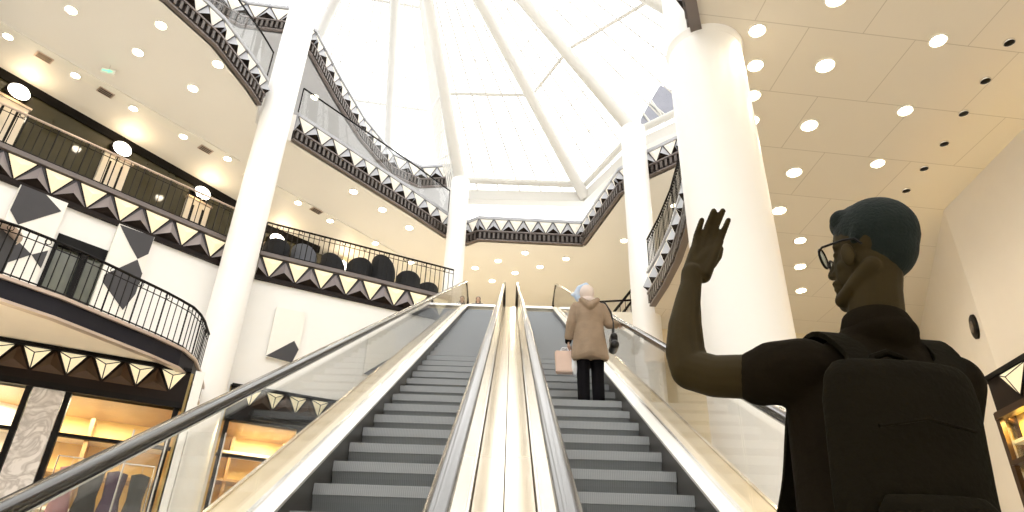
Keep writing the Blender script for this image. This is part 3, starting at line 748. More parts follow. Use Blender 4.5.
# ---------------------------------------------------------------- lower left shopfronts
def shop(label, P, u0, u1, ztop, zlamp, zglass, transom, mull, depth, ulamp, pitch, piers=(), zb=ZF, light=60):
    e = thing('shopfront', label, 'shopfront', P((u0+u1)/2, zb, 0))
    mb = MB(); wbox(mb, P, u0, u1, zglass, ztop, -.15, .0); mb.build('fascia_board', 'brown', e)
    mb = MB(); wbox(mb, P, u0, u1, ztop - .04, ztop + .03, -.1, .06); mb.build('top_trim', 'black', e)
    mb = MB(); wbox(mb, P, u0, u1, zglass, zglass + .12, -.1, .08); mb.build('lower_trim', 'black', e)
    n = int((u1 - u0 - ulamp) / pitch)
    for i in range(n):
        c = u0 + ulamp + pitch * (i + .5); w = pitch * .40; h = ztop - .05
        q = [P(c - w, h, .012), P(c + w, h, .012), P(c, zlamp, .012), P(c, h - (h - zlamp)*.35, .17)]
        MB().add(q, [(0,1,3), (1,2,3), (2,0,3), (0,2,1)]).build('pyramid_lamp', 'lampglass', e)
        MB().tube([q[0], q[3], q[1]], .010, 4).tube([q[3], q[2]], .010, 4).tube([q[0], q[2], q[1]], .014, 4).build('lamp_frame', 'brown', e)
        f = [P(c + w, zlamp - .02, .01), P(c + w + (pitch - 2*w) + w, zlamp - .02, .01), P(c + pitch/2, h, .01), P(c + pitch/2, zlamp + .12, .10)]
        f[0] = P(c + .03, zlamp - .02, .01); f[1] = P(c + pitch - .03, zlamp - .02, .01)
        if i < n - 1: MB().add(f, [(0,1,3), (1,2,3), (2,0,3), (0,2,1)]).build('facet', 'bronze', e)
    for m0 in mull:
        mb = MB(); wbox(mb, P, m0 - .05, m0 + .05, zb, zglass, -.12, .04); mb.build('mullion', 'black', e)
    mb = MB(); wbox(mb, P, u0, u1, transom - .03, transom + .03, -.08, .02); mb.build('transom', 'black', e)
    edges = sorted([u0] + list(mull) + [u1])
    for a, b in zip(edges, edges[1:]):
        if any(p0 - .1 < (a+b)/2 < p1 + .1 for p0, p1 in piers): continue
        mb = MB(); wbox(mb, P, a + .05, b - .05, zb + .1, zglass, -.05, -.04); mb.build('window_glass', 'shopglass', e)
    for a, b in piers:
        mb = MB(); wbox(mb, P, a, b, zb, zglass, -.15, .05); mb.build('marble_pier', 'marble', e)
    # interior shell with display shelving
    mb = MB(); wbox(mb, P, u0, u1, zb, ztop, -depth - .1, -depth); mb.build('back_panelling', 'shopglow', e)
    for ua in (u0 - .05, u1):
        mb = MB(); wbox(mb, P, ua, ua + .05, zb, ztop, -depth, -.15); mb.build('side_wall', 'shopglow', e)
    mb = MB(); wbox(mb, P, u0, u1, zglass + .1, zglass + .14, -depth, -.15); mb.build('shop_ceiling', 'shopwood', e)
    k = 0
    for z in (zglass - .45, zglass - 1.15, zglass - 1.85, zglass - 2.5):
        mb = MB(); wbox(mb, P, u0 + .1, u1 - .1, z, z + .06, -depth, -depth + .55); mb.build('shelf', 'ivory' if k % 2 == 0 else 'shopwood', e); k += 1
    mb = MB()
    for i in range(int((u1 - u0) / 1.3)):
        wbox(mb, P, u0 + .4 + i * 1.3, u0 + .48 + i * 1.3, zb, zglass, -depth, -depth + .5)
    mb.build('shelf_upright', 'shopwood', e)
    ld = bpy.data.lights.new('shop_lamp', 'AREA'); ld.energy = light; ld.color = (1, .85, .55); ld.shape = 'RECTANGLE'; ld.size = (u1 - u0) * .7; ld.size_y = depth * .5
    lo = bpy.data.objects.new('shop_lamp', ld); COL.objects.link(lo); lo.location = P((u0+u1)/2, zglass + .05, -depth * .5)
    a, b = Vector(P(0, 0, 0)), Vector(P(1, 0, 0)); lo.rotation_euler = (0, 0, math.atan2(b.y - a.y, b.x - a.x))
    lo.parent = e; lo.location = Vector(lo.location) - org(e)
    return e
S1, LS1 = wall_uv((-9.46, 12.32), (-6.44, 13.69))
shop('dark framed shopfront with lit pyramid lamps and marble pier, lower left', S1, -2.6, 3.34, 5.02, 4.55, 4.22, 3.45, (-1.3, .73, 1.38, 3.25), 2.1, -.07, .60, ((.80, 1.32),), light=260)
S2 = W22
shop('farther shopfront with lit pyramid lamps seen through the left glass balustrade', S2, .08, 3.58, 5.93, 5.45, 5.05, 4.21, (.16, 1.9, 3.52), 2.0, .22, .57, light=240)
mb = MB(); wbox(mb, S1, 3.42, 3.6, ZF, 5.04, -2.6, .02); struct('wall_left', mb, 'white')
aw = thing('awning', 'black rolled awning under the farther shopfront lamps', 'awning', W22(1.6, 5.2, .1))
mb = MB(); wbox(mb, W22, .6, 3.6, 5.08, 5.34, .10, .36); mb.build('canopy', 'black', aw, bevel=.08)
# goods in the near window
for i, (u, w, h, m, lab, nm, cat) in enumerate(((1.75, .22, 1.05, 'rose', 'dusty pink garment hanging in the near shop window', 'hanging_garment', 'clothes'), (2.15, .26, 1.15, 'chair', 'black garment hanging in the near shop window, centre', 'hanging_garment', 'clothes'), (2.55, .24, 1.0, 'violet', 'dark violet garment hanging in the near shop window', 'hanging_garment', 'clothes'), (2.95, .22, 1.1, 'chair', 'black garment hanging in the near shop window, right end', 'hanging_garment', 'clothes'))):
    e = thing(nm, lab, cat, S1(u, 2.0, -.5), 'garments in the near shop window')
    z1 = 3.02
    mb = MB(); c = Vector(S1(u, 0, -.5)); a = (Vector(S1(1, 0, 0)) - Vector(S1(0, 0, 0))); nn = Vector(S1(0, 0, 1)) - Vector(S1(0, 0, 0))
    rings = [(z1, .03, .02), (z1 - .04, w*.75, .05), (z1 - .2, w*.72, .08), (z1 - .5, w*.62, .08), (z1 - h, w, .10)]
    vs = [c + a * (rx * math.cos(t)) + nn * (ry * math.sin(t)) + Vector((0, 0, z)) for z, rx, ry in rings for t in [2*PI*k/16 for k in range(16)]]
    mb.add(vs, [(j*16+k, j*16+(k+1) % 16, (j+1)*16+(k+1) % 16, (j+1)*16+k) for j in range(4) for k in range(16)] + [list(range(16)), [64+k for k in range(16)]])
    mb.build('cloth', m, e, smooth=True)
    MB().tube([c + Vector((0, 0, z1)), c + Vector((0, 0, z1 + .12)), c + a * .03 + Vector((0, 0, z1 + .16))], .006, 5).build('hook', 'steel', e)
rl = thing('clothes_rail', 'thin steel clothes rail behind the near shop glass', 'rail', S1(2.3, ZF, -.5))
MB().tube([S1(1.5, 3.18, -.5), S1(3.15, 3.18, -.5)], .014, 8).build('bar', 'steel', rl)
for u in (1.5, 3.15): MB().tube([S1(u, ZF, -.5), S1(u, 3.18, -.5)], .014, 8).build('post', 'steel', rl)
# glass screens on the ground floor left of the escalator
for k, (x, w, s) in enumerate(((-5.62, .55, 'left one'), (-4.75, .6, 'right one, leaning edge'))):
    e = thing('glass_screen', 'frameless clear glass screen behind the left handrail, ' + s, 'glass screen', (x, 11.2, ZF))
    MB().box(x - w/2, x + w/2, 11.2, 11.215, ZF + .1, 3.1).build('pane', 'glass', e)
    MB().box(x - w/2 - .012, x - w/2, 11.19, 11.225, ZF + .1, 3.1).box(x + w/2, x + w/2 + .012, 11.19, 11.225, ZF + .1, 3.1).build('edge', 'steel', e)
    MB().box(x - w/2, x + w/2, 11.15, 11.26, ZF, ZF + .1).build('shoe', 'steel', e)

# ---------------------------------------------------------------- projecting shop bay on the right wall
BX = 8.62
bay = thing('shop_bay', 'projecting dark framed shop bay with lit golden windows, lower right corner', 'shopfront', (BX, 10.5, ZF))
WB, _ = wall_uv((BX, 12.0), (BX, 6.0))
WC, LC = wall_uv((9.17, 12.45), (BX, 12.0))
for P, a, b in ((WB, 0, 6.0), (WC, 0, LC)):
    mb = MB(); wbox(mb, P, a, b, 4.12, 4.74, -.12, .0); mb.build('fascia_board', 'brown', bay)
    mb = MB(); wbox(mb, P, a, b, 4.70, 4.78, -.12, .05); mb.build('top_trim', 'black', bay)
    mb = MB(); wbox(mb, P, a, b, 4.00, 4.12, -.12, .07); mb.build('lower_trim', 'bronze', bay)
    mb = MB(); wbox(mb, P, a, b, 3.20, 3.28, -.10, .05); wbox(mb, P, a, b, 2.35, 2.41, -.10, .05); mb.build('transom', 'bronze', bay)
    mb = MB(); wbox(mb, P, a, b, ZF, 4.0, -.07, -.06); mb.build('window_glass', 'shopglass', bay)
for y in (12.0, 10.9, 9.8, 8.7, 7.6): MB().box(BX - .04, BX + .05, y - .05, y + .05, ZF, 4.0).build('mullion', 'bronze', bay)
MB().box(9.05, 9.16, 12.3, 12.42, ZF, 4.74).build('corner_frame', 'bronze', bay)
for i in range(5):
    c = .70 + i * 1.05; q = [WB(c - .36, 4.68, .01), WB(c + .36, 4.68, .01), WB(c, 4.20, .01), WB(c, 4.52, .17)]
    MB().add(q, [(0,1,3), (1,2,3), (2,0,3), (0,2,1)]).build('pyramid_lamp', 'lampglass', bay)
    MB().tube([q[0], q[3], q[1]], .010, 4).tube([q[3], q[2]], .010, 4).tube([q[0], q[2], q[1]], .016, 4).build('lamp_frame', 'brown', bay)
MB().box(9.08, 9.15, 6.0, 12.2, ZF, 4.7).build('back_panelling', 'shopglow', bay)
for z in (3.6, 2.8, 2.0, 1.2): MB().box(8.8, 9.08, 6.1, 12.1, z, z + .06).build('shelf', 'ivory', bay)
ld = bpy.data.lights.new('shop_lamp', 'AREA'); ld.energy = 480; ld.color = (1, .72, .22); ld.shape = 'RECTANGLE'; ld.size = .3; ld.size_y = 5
lo = bpy.data.objects.new('shop_lamp', ld); COL.objects.link(lo); lo.parent = bay; lo.location = Vector((8.85, 9.5, 4.05)) - org(bay)
spk = thing('wall_speaker', 'round black loudspeaker on the cream right wall', 'speaker', (9.37, 12.86, 6.2))
dwl = (Vector((11.95, 18.9)) - Vector((9.17, 12.4))).normalized(); nw = Vector((-dwl.y, dwl.x, 0)); tw = Vector((dwl.x, dwl.y, 0))
def wdisc(c, r, h0, h1, nm, m, par, k=24):
    vs = [c + nw * h + r_ * (tw * math.cos(2*PI*i/k) + Vector((0, 0, 1)) * math.sin(2*PI*i/k)) for r_, h in ((r, h0), (r, h1), (r*.85, h1 + .02)) for i in range(k)]
    MB().add(vs, [(j*k+i, j*k+(i+1) % k, (j+1)*k+(i+1) % k, (j+1)*k+i) for j in range(2) for i in range(k)] + [list(range(k)), [2*k+i for i in range(k)]]).build(nm, m, par, smooth=True)
wdisc(Vector((9.37, 12.86, 6.2)), .25, .0, .05, 'housing', 'black', spk)
wdisc(Vector((9.37, 12.86, 6.2)),   .12, .065, .075, 'grille', 'moulding', spk)

# ---------------------------------------------------------------- upper stair behind the right middle column
st = thing('upper_stair', 'staircase with black handrails rising behind the right middle column', 'stairs', (3.3, 21, 9.75))
for k in range(14):
    MB().box(3.15 + k*.26, 3.45 + k*.26, 21.3, 22.8, 9.75 + k*.185, 9.94 + k*.185).build('step', 'stone', st)
for y in (21.2, 22.9):
    MB().tube([(2.95, y, 9.85), (3.30, y, 10.12), (6.9, y, 12.9 + 2.1)], .045, 8).build('handrail', 'black', st, smooth=True)
    MB().tube([(3.35, y, 9.70), (6.9, y, 12.5)], .05, 8).build('stringer', 'black', st)
    mb = MB()
    for k in range(1, 20):
        x = 3.30 + k * .18; zt = 10.12 + (x - 3.30) * 1.355; zb = 9.70 + (x - 3.35) * .79
        if k < 19: MB().tube([(x, y, zb), (x, y, zt)], .012, 5).build('baluster', 'black', st)
MB().tube([(2.6, 20.9, 10.50), (6.5, 20.9, 10.86)], .035, 8).build('landing_rail', 'black', st)

# ---------------------------------------------------------------- tub chairs on the gallery
def tub_chair(label, x, y, rz, m, h=.80, group='tub chairs on the gallery'):
    e = thing('tub_chair', label, 'chair', (x, y, 9.73), group); o = Vector((x, y, 9.73))
    c_, s_ = math.cos(rz), math.sin(rz)
    def T(a, b, z): return (x + a*c_ - b*s_, y + a*s_ + b*c_, 9.73 + z)
    mb = MB(); n = 20; vs = []
    for i in range(n + 1):
        t = R(-25) + R(230) * i / n
        top = .52 + (h - .52) * max(0, math.sin((t + R(25)) / R(230) * PI)) ** .7
        for rr, z in ((.30, .30), (.36, .28), (.385, top - .03), (.36, top), (.32, top), (.295, top - .04)):
            vs.append(T(rr * math.cos(t), rr * math.sin(t), z))
    k = 6
    mb.add(vs, [(i*k+j, i*k+(j+1) % k, (i+1)*k+(j+1) % k, (i+1)*k+j) for i in range(n) for j in range(k)] + [list(range(k)), [n*k+j for j in range(k)]])
    mb.build('backrest', m, e, smooth=True)
    ring = [[T(r_*math.cos(2*PI*i/20), r_*math.sin(2*PI*i/20), z) for i in range(20)] for r_, z in ((.27, .28), (.31, .32), (.31, .40), (.27, .45), (.1, .47))]
    mb = MB(); mb.add([p for g in ring for p in g], [(j*20+i, j*20+(i+1) % 20, (j+1)*20+(i+1) % 20, (j+1)*20+i) for j in range(4) for i in range(20)] + [list(range(20)), [80+i for i in range(20)]])
    mb.build('seat', m, e, smooth=True)
    for a, b in ((.2, .2), (-.2, .2), (-.2, -.2), (.2, -.2)): MB().tube([T(a, b, .29), T(a*1.15, b*1.15, 0)], [.02, .012], 8).build('leg', 'brown', e)
for x, y, rz, m, h, lab in ((-4.62, 18.85, R(205), 'chair', .82, 'low black tub chair, second dark chair from the escalator end after the tall one'), (-3.95, 19.15, R(160), 'chair', 1.12, 'tallest black chair with high back behind gallery railing'),
                       (-3.22, 19.55, R(190), 'chair', .80, 'low black tub chair right of the high-backed chair'), (-2.72, 20.2, R(220), 'chair', .78, 'low black tub chair nearest the escalator top'),
                       (-6.86, 17.85, R(200), 'chair', .80, 'black tub chair beside the tall left column'), (-6.15, 18.20, R(170), 'greychair', .84, 'grey tub chair second from the left column'), (-5.4, 18.75, R(150), 'chair', .9, 'black chair third from the left column, behind gallery railing')):
    tub_chair(lab, x, y, rz, m, h)

# ---------------------------------------------------------------- people
def ellipsoid(mb, c, r, axes=None, n=20, m=14):
    c = Vector(c); ax = axes or (Vector((1,0,0)), Vector((0,1,0)), Vector((0,0,1))); vs = []
    for j in range(m + 1):
        ph = PI * j / m
        for i in range(n):
            t = 2*PI*i/n
            vs.append(c + ax[0]*(r[0]*math.sin(ph)*math.cos(t)) + ax[1]*(r[1]*math.sin(ph)*math.sin(t)) + ax[2]*(r[2]*math.cos(ph)))
    return mb.add(vs, [(j*n+i, j*n+(i+1) % n, (j+1)*n+(i+1) % n, (j+1)*n+i) for j in range(m) for i in range(n)])
def capsule(mb, a, b, ra, rb, n=16):
    a, b = Vector(a), Vector(b); t = (b - a).normalized(); u = t.orthogonal().normalized(); w = t.cross(u); rings = []
    for k in range(7): q = PI/2*(1 - k/6); rings.append((a - t*ra*math.sin(q), max(1e-4, ra*math.cos(q))))
    for k in range(7): q = PI/2*k/6; rings.append((b + t*rb*math.sin(q), max(1e-4, rb*math.cos(q))))
    vs = [c + r_*(u*math.cos(2*PI*i/n) + w*math.sin(2*PI*i/n)) for c, r_ in rings for i in range(n)]
    return mb.add(vs, [(j*n+i, j*n+(i+1) % n, (j+1)*n+(i+1) % n, (j+1)*n+i) for j in range(13) for i in range(n)] + [list(range(n)), [13*n+i for i in range(n)]])
def chain(mb, pts):
    for (a, ra), (b, rb) in zip(pts, pts[1:]): capsule(mb, a, b, ra, rb)
    return mb
def skin(mb, name, m, parent, voxel=.006, it=4, fac=.5):
    o = mb.build(name, m, parent)
    r = o.modifiers.new('remesh', 'REMESH'); r.mode = 'VOXEL'; r.voxel_size = voxel
    if it:
        sm = o.modifiers.new('smooth', 'SMOOTH'); sm.factor = fac; sm.iterations = it
    dg = bpy.context.evaluated_depsgraph_get()
    me = bpy.data.meshes.new_from_object(o.evaluated_get(dg)); o.modifiers.clear()
    if not me.materials: me.materials.append(M[m])
    old = o.data; o.data = me; bpy.data.meshes.remove(old)
    for p in me.polygons: p.use_smooth = True
    return o
def hand(mb, wrist, d, side, nrm, s=1.0, curl=.25, thumb=None):
    """d: direction of the fingers, side: direction of the thumb, nrm: palm normal (fingers curl towards it)"""
    w = Vector(wrist); d = Vector(d).normalized(); side = Vector(side); side = (side - d*side.dot(d)).normalized(); nm = Vector(nrm); nm = (nm - d*nm.dot(d) - side*nm.dot(side)).normalized()
    for k, (o, L, kn) in enumerate(((.030, .070, .088), (.010, .080, .092), (-.011, .074, .088), (-.031, .058, .080))):
        a = w + d*.012*s + side*o*.55*s; b = w + d*kn*s + side*o*s
        capsule(mb, a, b, .015*s, .0115*s, 10)
        q = b; ang = 0
        for j, fr in enumerate((.45, .32, .23)):
            ang += curl * (1 + .3*k)
            dd = d*math.cos(ang) + nm*math.sin(ang); e = q + dd*L*fr*s; capsule(mb, q, e, (.0100 - .0008*j)*s, (.0092 - .0008*j)*s, 10); q = e
    t0 = w + d*.025*s + side*.022*s; t1 = t0 + (d*.55 + side*.65 + nm*.45).normalized()*.042*s; t2 = t1 + (d*.85 + side*.25 + nm*.4).normalized()*.030*s; t3 = t2 + (d*.95 + nm*.3).normalized()*.024*s
    chain(mb, [(t0, .015*s), (t1, .0125*s), (t2, .0105*s), (t3, .009*s)])

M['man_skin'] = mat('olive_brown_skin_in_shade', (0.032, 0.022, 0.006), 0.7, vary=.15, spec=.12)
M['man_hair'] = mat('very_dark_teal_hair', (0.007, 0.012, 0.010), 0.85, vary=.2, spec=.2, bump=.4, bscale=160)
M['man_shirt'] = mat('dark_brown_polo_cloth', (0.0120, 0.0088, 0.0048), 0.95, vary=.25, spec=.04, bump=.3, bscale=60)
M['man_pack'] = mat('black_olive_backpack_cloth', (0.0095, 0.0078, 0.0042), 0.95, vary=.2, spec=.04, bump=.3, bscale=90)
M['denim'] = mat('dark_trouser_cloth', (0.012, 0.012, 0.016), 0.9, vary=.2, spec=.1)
M['lens'] = glass('spectacle_lens', (0.72, 0.84, 0.88))

man = thing('person', 'man in dark polo shirt waving with raised left hand, seen from behind', 'person', (.66, 1.2, ZF))
fw = Vector((-.10, .995, 0)).normalized(); lf = Vector((-fw.y, fw.x, 0)); BC = Vector((.715, 1.29, 0))
def lean(z): return Vector((-.030 * min(1, max(0, (.47 - z) / .26)), 0, 0))      # weight on his left leg
def B(l, f, z): return BC + lf*l + fw*f + Vector((0, 0, z)) + lean(z)
hd = Vector((-.75, .66, 0)).normalized(); sd = Vector((-hd.y, hd.x, 0)); up = Vector((0, 0, 1)); HC = Vector((.748, 1.24, .785))
def H(t, q, z): return Vector((HC.x + (z - HC.z)*.10, HC.y, z)) + hd*t + sd*q          # q > 0: towards the camera side (his left); head tilts slightly right
def loft(mb, rows, fn, n=28):
    """rows: (z, half width, half depth, shift forward)"""
    vs = [fn(a*math.cos(t), c + b*math.sin(t), z) for z, a, b, c in rows for t in [2*PI*i/n for i in range(n)]]
    m = len(rows)
    return mb.add(vs, [(j*n+i, j*n+(i+1) % n, (j+1)*n+(i+1) % n, (j+1)*n+i) for j in range(m-1) for i in range(n)] + [list(range(n)), [(m-1)*n+i for i in range(n)]])
mb = MB()
loft(mb, [(-.06, .10, .09, 0), (0, .15, .115, 0), (.10, .155, .11, 0), (.22, .145, .095, 0), (.34, .155, .095, .01), (.43, .165, .09, .01), (.50, .16, .065, .0), (.535, .09, .055, -.005), (.57, .055, .052, -.005)], B)
chain(mb, [(Vector((.722, 1.28, .53)), .060), (Vector((.722, 1.262, .60)), .053), (Vector((.728, 1.248, .675)), .051), (Vector((.738, 1.242, .73)), .053)])
ellipsoid(mb, HC, (.079, .066, .086), (hd, sd, up))
ellipsoid(mb, H(.024, 0, .732), (.058, .054, .078), (hd, sd, up))
for q in (-1, 1):
    chain(mb, [(H(.0, q*.046, .705), .020), (H(.040, q*.034, .676), .018), (H(.070, q*.012, .664), .016)])
    ellipsoid(mb, H(.036, q*.064, .736), (.014, .008, .027), (hd, sd, up))                       # ear
    capsule(mb, H(.068, q*.010, .778), H(.064, q*.038, .778), .009, .008)                           # brow
    ellipsoid(mb, H(.052, q*.032, .730), (.018, .016, .015), (hd, sd, up))                          # cheek
    ellipsoid(mb, H(.066, q*.027, .762), (.009, .012, .008), (hd, sd, up))                          # eye
chain(mb, [(H(.074, 0, .768), .008), (H(.082, 0, .747), .009), (H(.088, 0, .733), .0105)]); capsule(mb, H(.080, -.009, .729), H(.080, .009, .729), .008, .008)
capsule(mb, H(.079, -.015, .704), H(.079, .015, .704), .008, .008); capsule(mb, H(.077, -.013, .692), H(.077, .013, .692), .008, .008)
chain(mb, [(H(.073, 0, .674), .015), (H(.066, 0, .662), .016)])
# raised left arm
chain(mb, [(Vector((.545, 1.27, .502)), .044), (Vector((.475, 1.305, .505)), .044), (Vector((.412, 1.335, .515)), .042), (Vector((.374, 1.362, .538)), .042),
           (Vector((.368, 1.372, .58)), .041), (Vector((.374, 1.376, .64)), .036), (Vector((.386, 1.378, .70)), .028), (Vector((.398, 1.38, .745)), .0235), (Vector((.404, 1.382, .775)), .024)])
Wp = Vector((.404, 1.382, .770))
KN = [Vector((.4175, 1.385, .843)), Vector((.441, 1.392, .866)), Vector((.461, 1.392, .869)), Vector((.476, 1.386, .863))]
MD = [Vector((.4265, 1.386, .880)), Vector((.454, 1.388, .904)), Vector((.4735, 1.384, .905)), Vector((.4885, 1.382, .889))]
TP = [Vector((.4385, 1.374, .913)), Vector((.4665, 1.366, .934)), Vector((.4855, 1.360, .931)), Vector((.497, 1.364, .909))]
for k in range(4):
    off = Vector((.004 + .011*k, 0, 0)) - Vector((.012, 0, 0))
    capsule(mb, Wp + off, KN[k], .0175, .0105, 12)
    r_ = (.0072, .0076, .0076, .0070)[k]
    chain(mb, [(KN[k], r_ + .0020), (MD[k], r_ + .0004), (TP[k], r_ - .0006)])
capsule(mb, Vector((.418, 1.388, .80)), Vector((.450, 1.392, .835)), .020, .018)
chain(mb, [(Vector((.432, 1.392, .792)), .0165), (Vector((.462, 1.418, .822)), .0125), (Vector((.484, 1.432, .852)), .0105), (Vector((.494, 1.438, .876)), .0085)])
# right arm, hand closed on the strap
chain(mb, [(B(-.150, .0, .50), .048), (B(-.152, .06, .36), .041), (B(-.150, .13, .23), .038), (B(-.16, .19, .28), .030), (B(-.165, .22, .34), .024)])
hand(mb, B(-.165, .22, .33), fw*.1 + up*.9 + lf*.35, lf, -fw, .95, .7)
for q in (-1, 1):
    chain(mb, [(B(q*.09, 0, .02), .088), (B(q*.095, .02, -.40), .056), (B(q*.095, .01, -.50), .054), (B(q*.10, -.03, -.775), .038)])
    chain(mb, [(B(q*.10, -.04, -.80), .035), (B(q*.11, .10, -.822), .026)])
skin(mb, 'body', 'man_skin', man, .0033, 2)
# hair
mb = MB()
ellipsoid(mb, H(-.006, 0, .798), (.083, .071, .082), (hd, sd, up)); ellipsoid(mb, H(-.014, 0, .772), (.068, .062, .080), (hd, sd, up))
chain(mb, [(H(-.01, 0, .832), .048), (H(.025, .0, .842), .040), (H(.052, .004, .842), .030)]); capsule(mb, H(.050, -.020, .842), H(.050, .026, .842), .025, .025)
for q in (-1, 1): capsule(mb, H(.012, q*.060, .80), H(.022, q*.062, .768), .012, .008)
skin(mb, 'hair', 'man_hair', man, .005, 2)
# polo shirt with sleeves and collar
mb = MB()
loft(mb, [(-.10, .172, .125, 0), (.0, .178, .13, 0), (.10, .178, .125, 0), (.22, .174, .112, 0), (.34, .176, .110, .01), (.43, .182, .104, .01), (.50, .176, .085, .0), (.54, .145, .068, -.005), (.575, .085, .060, -.01), (.60, .058, .055, -.02)], B)
chain(mb, [(B(.150, .0, .508), .064), (Vector((.515, 1.285, .506)), .062), (Vector((.492, 1.30, .503)), .056)])
chain(mb, [(B(-.150, .0, .500), .060), (B(-.155, .06, .38), .054)])
ellipsoid(mb, Vector((.722, 1.262, .578)), (.070, .074, .044))
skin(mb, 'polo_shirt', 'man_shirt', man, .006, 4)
mb = MB(); n = 28; vs = []
for r_, z in ((.058, .572), (.066, .568), (.069, .588), (.061, .612), (.056, .614), (.053, .59)):
    for i in range(n):
        t = 2*PI*i/n; vs.append(Vector((.722 + r_*math.cos(t), 1.262 + r_*math.sin(t), z + .012*math.cos(t + 2.6))))
mb.add(vs, [(j*n+i, j*n+(i+1) % n, ((j+1) % 6)*n+(i+1) % n, ((j+1) % 6)*n+i) for j in range(6) for i in range(n)])
mb.build('collar', 'man_shirt', man, smooth=True)
# spectacles
gl = MB()
for q in (.031, -.031):
    gl.tube([H(.094, q, .762) + sd*.024*math.cos(a) + up*.020*math.sin(a) for a in [2*PI*k/20 for k in range(20)]], .0026, 6, closed=True)
gl.tube([H(.094, .008, .768), H(.098, 0, .771), H(.094, -.008, .768)], .0025, 6)
for q in (1, -1): gl.tube([H(.094, q*.054, .770), H(.084, q*.066, .770), H(.04, q*.073, .768), H(.018, q*.073, .764), H(.006, q*.071, .748)], .0024, 6)
sp_ = gl.build('spectacles', 'black', man, smooth=True)
for q in (.031, -.031):
    pts = [H(.093, q, .762) + sd*.023*math.cos(a) + up*.019*math.sin(a) for a in [2*PI*k/20 for k in range(20)]]
    MB().prism(pts, hd*.002).build('lens', 'lens', sp_)
# trousers and shoes
mb = MB(); loft(mb, [(-.10, .14, .11, 0), (-.02, .162, .118, 0), (.10, .160, .112, 0), (.14, .156, .108, 0)], B)
for q in (-1, 1): chain(mb, [(B(q*.085, 0, -.05), .088), (B(q*.095, .02, -.42), .070), (B(q*.10, -.03, -.76), .055)])
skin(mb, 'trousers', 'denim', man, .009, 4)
for q in (-1, 1):
    mb = MB(); chain(mb, [(B(q*.10, -.05, -.805), .042), (B(q*.105, .04, -.812), .038), (B(q*.112, .13, -.818), .030)]); skin(mb, 'shoe', 'man_pack', man, .007, 3)
# backpack, a thing of its own
bp = thing('backpack', 'black backpack worn on the back of the waving man', 'backpack', (.61, 1.0, -.05))
PC = Vector((.660, 1.125, .238))
def K(l, f, z): return PC + lf*l + fw*f + up*z + lean(PC.z + z)*.9
mb = MB()
loft(mb, [(-.26, .100, .035, .0), (-.25, .118, .050, .0), (-.22, .126, .056, 0), (0, .133, .052, 0), (.16, .136, .048, 0), (.205, .130, .042, 0), (.228, .112, .028, 0)], K, 40)
skin(mb, 'main_bag', 'man_pack', bp, .007, 4)
mb = MB(); loft(mb, [(-.22, .08, .02, -.055), (-.21, .098, .03, -.055), (-.02, .096, .028, -.052), (.0, .08, .018, -.048)], K, 32)
skin(mb, 'front_pocket', 'man_pack', bp, .007, 4)
MB().tube([K(-.08, -.056, .10), K(0, -.060, .115), K(.08, -.056, .10)], .003, 6).build('zip', 'man_pack', bp)
MB().tube([K(-.035, .015, .215), K(-.03, .015, .245), K(0, .015, .256), K(.03, .015, .245), K(.035, .015, .215)], .007, 8).build('grab_handle', 'man_pack', bp, smooth=True)
for q in (-1, 1):
    path = [K(q*.06, .035, .20), B(q*.085, -.09, .50), B(q*.10, -.03, .575), B(q*.105, .05, .565), B(q*.11, .115, .46), B(q*.115, .135, .33), B(q*.16, .09, .20), B(q*.188, 0, .10), K(q*.135, .035, -.18)]
    mb = MB(); P = [Vector(p) for p in path]; vs = []
    fine = []
    for i in range(len(P) - 1):
        a, b, c, d = P[max(i-1, 0)], P[i], P[i+1], P[min(i+2, len(P)-1)]
        for k in range(5):
            t = k/5; fine.append(.5*((2*b) + (c - a)*t + (2*a - 5*b + 4*c - d)*t*t + (3*b - a - 3*c + d)*t**3))
    fine.append(P[-1])
    for i, p in enumerate(fine):
        t = (fine[min(i+1, len(fine)-1)] - fine[max(i-1, 0)]).normalized(); w = (lf - t*lf.dot(t)).normalized(); n2 = t.cross(w)
        vs += [p + w*a*.026 + n2*b*.005 for a, b in ((-1,-1),(1,-1),(1,1),(-1,1))]
    mb.add(vs, [(i*4+j, i*4+(j+1) % 4, (i+1)*4+(j+1) % 4, (i+1)*4+j) for i in range(len(fine)-1) for j in range(4)] + [(0,1,2,3), tuple((len(fine)-1)*4+j for j in range(4))])
    mb.build('shoulder_strap', 'man_pack', bp, smooth=True)

# woman on the right escalator
M['w_skin'] = mat('light_skin', (0.55, 0.36, 0.27), .6, vary=.1)
M['coat'] = mat('tan_beige_coat', (0.40, 0.29, 0.20), .8, vary=.45, scale=7, bump=.5, bscale=14)
M['trousers'] = mat('black_trouser_cloth', (0.008, 0.007, 0.009), .9, vary=.2, spec=.1)
M['hood'] = mat('pale_pink_beige_hood', (0.80, 0.69, 0.64), .85, vary=.2, scale=9)
M['scarf'] = mat('white_and_sky_blue_scarf', (0.84, 0.84, 0.86), .8, scale=11, color2=(0.18, 0.42, 0.78))
M['leather'] = mat('black_leather', (0.012, 0.011, 0.014), .35, vary=.3)
M['pinkbag'] = mat('pale_pink_paper', (0.90, 0.68, 0.58), .6, vary=.25, scale=5)
M['whitebag'] = mat('white_plastic', (0.82, 0.84, 0.90), .4, vary=.1)
WZ = ZN + T30 * (YS + 13*RUN); WB_ = Vector((1.0, 8.12, WZ))
wo = thing('person', 'woman in beige coat and black trousers standing on the right escalator', 'person', tuple(WB_))
def W(x, y, z): return WB_ + Vector((x, y, z))
mb = MB()
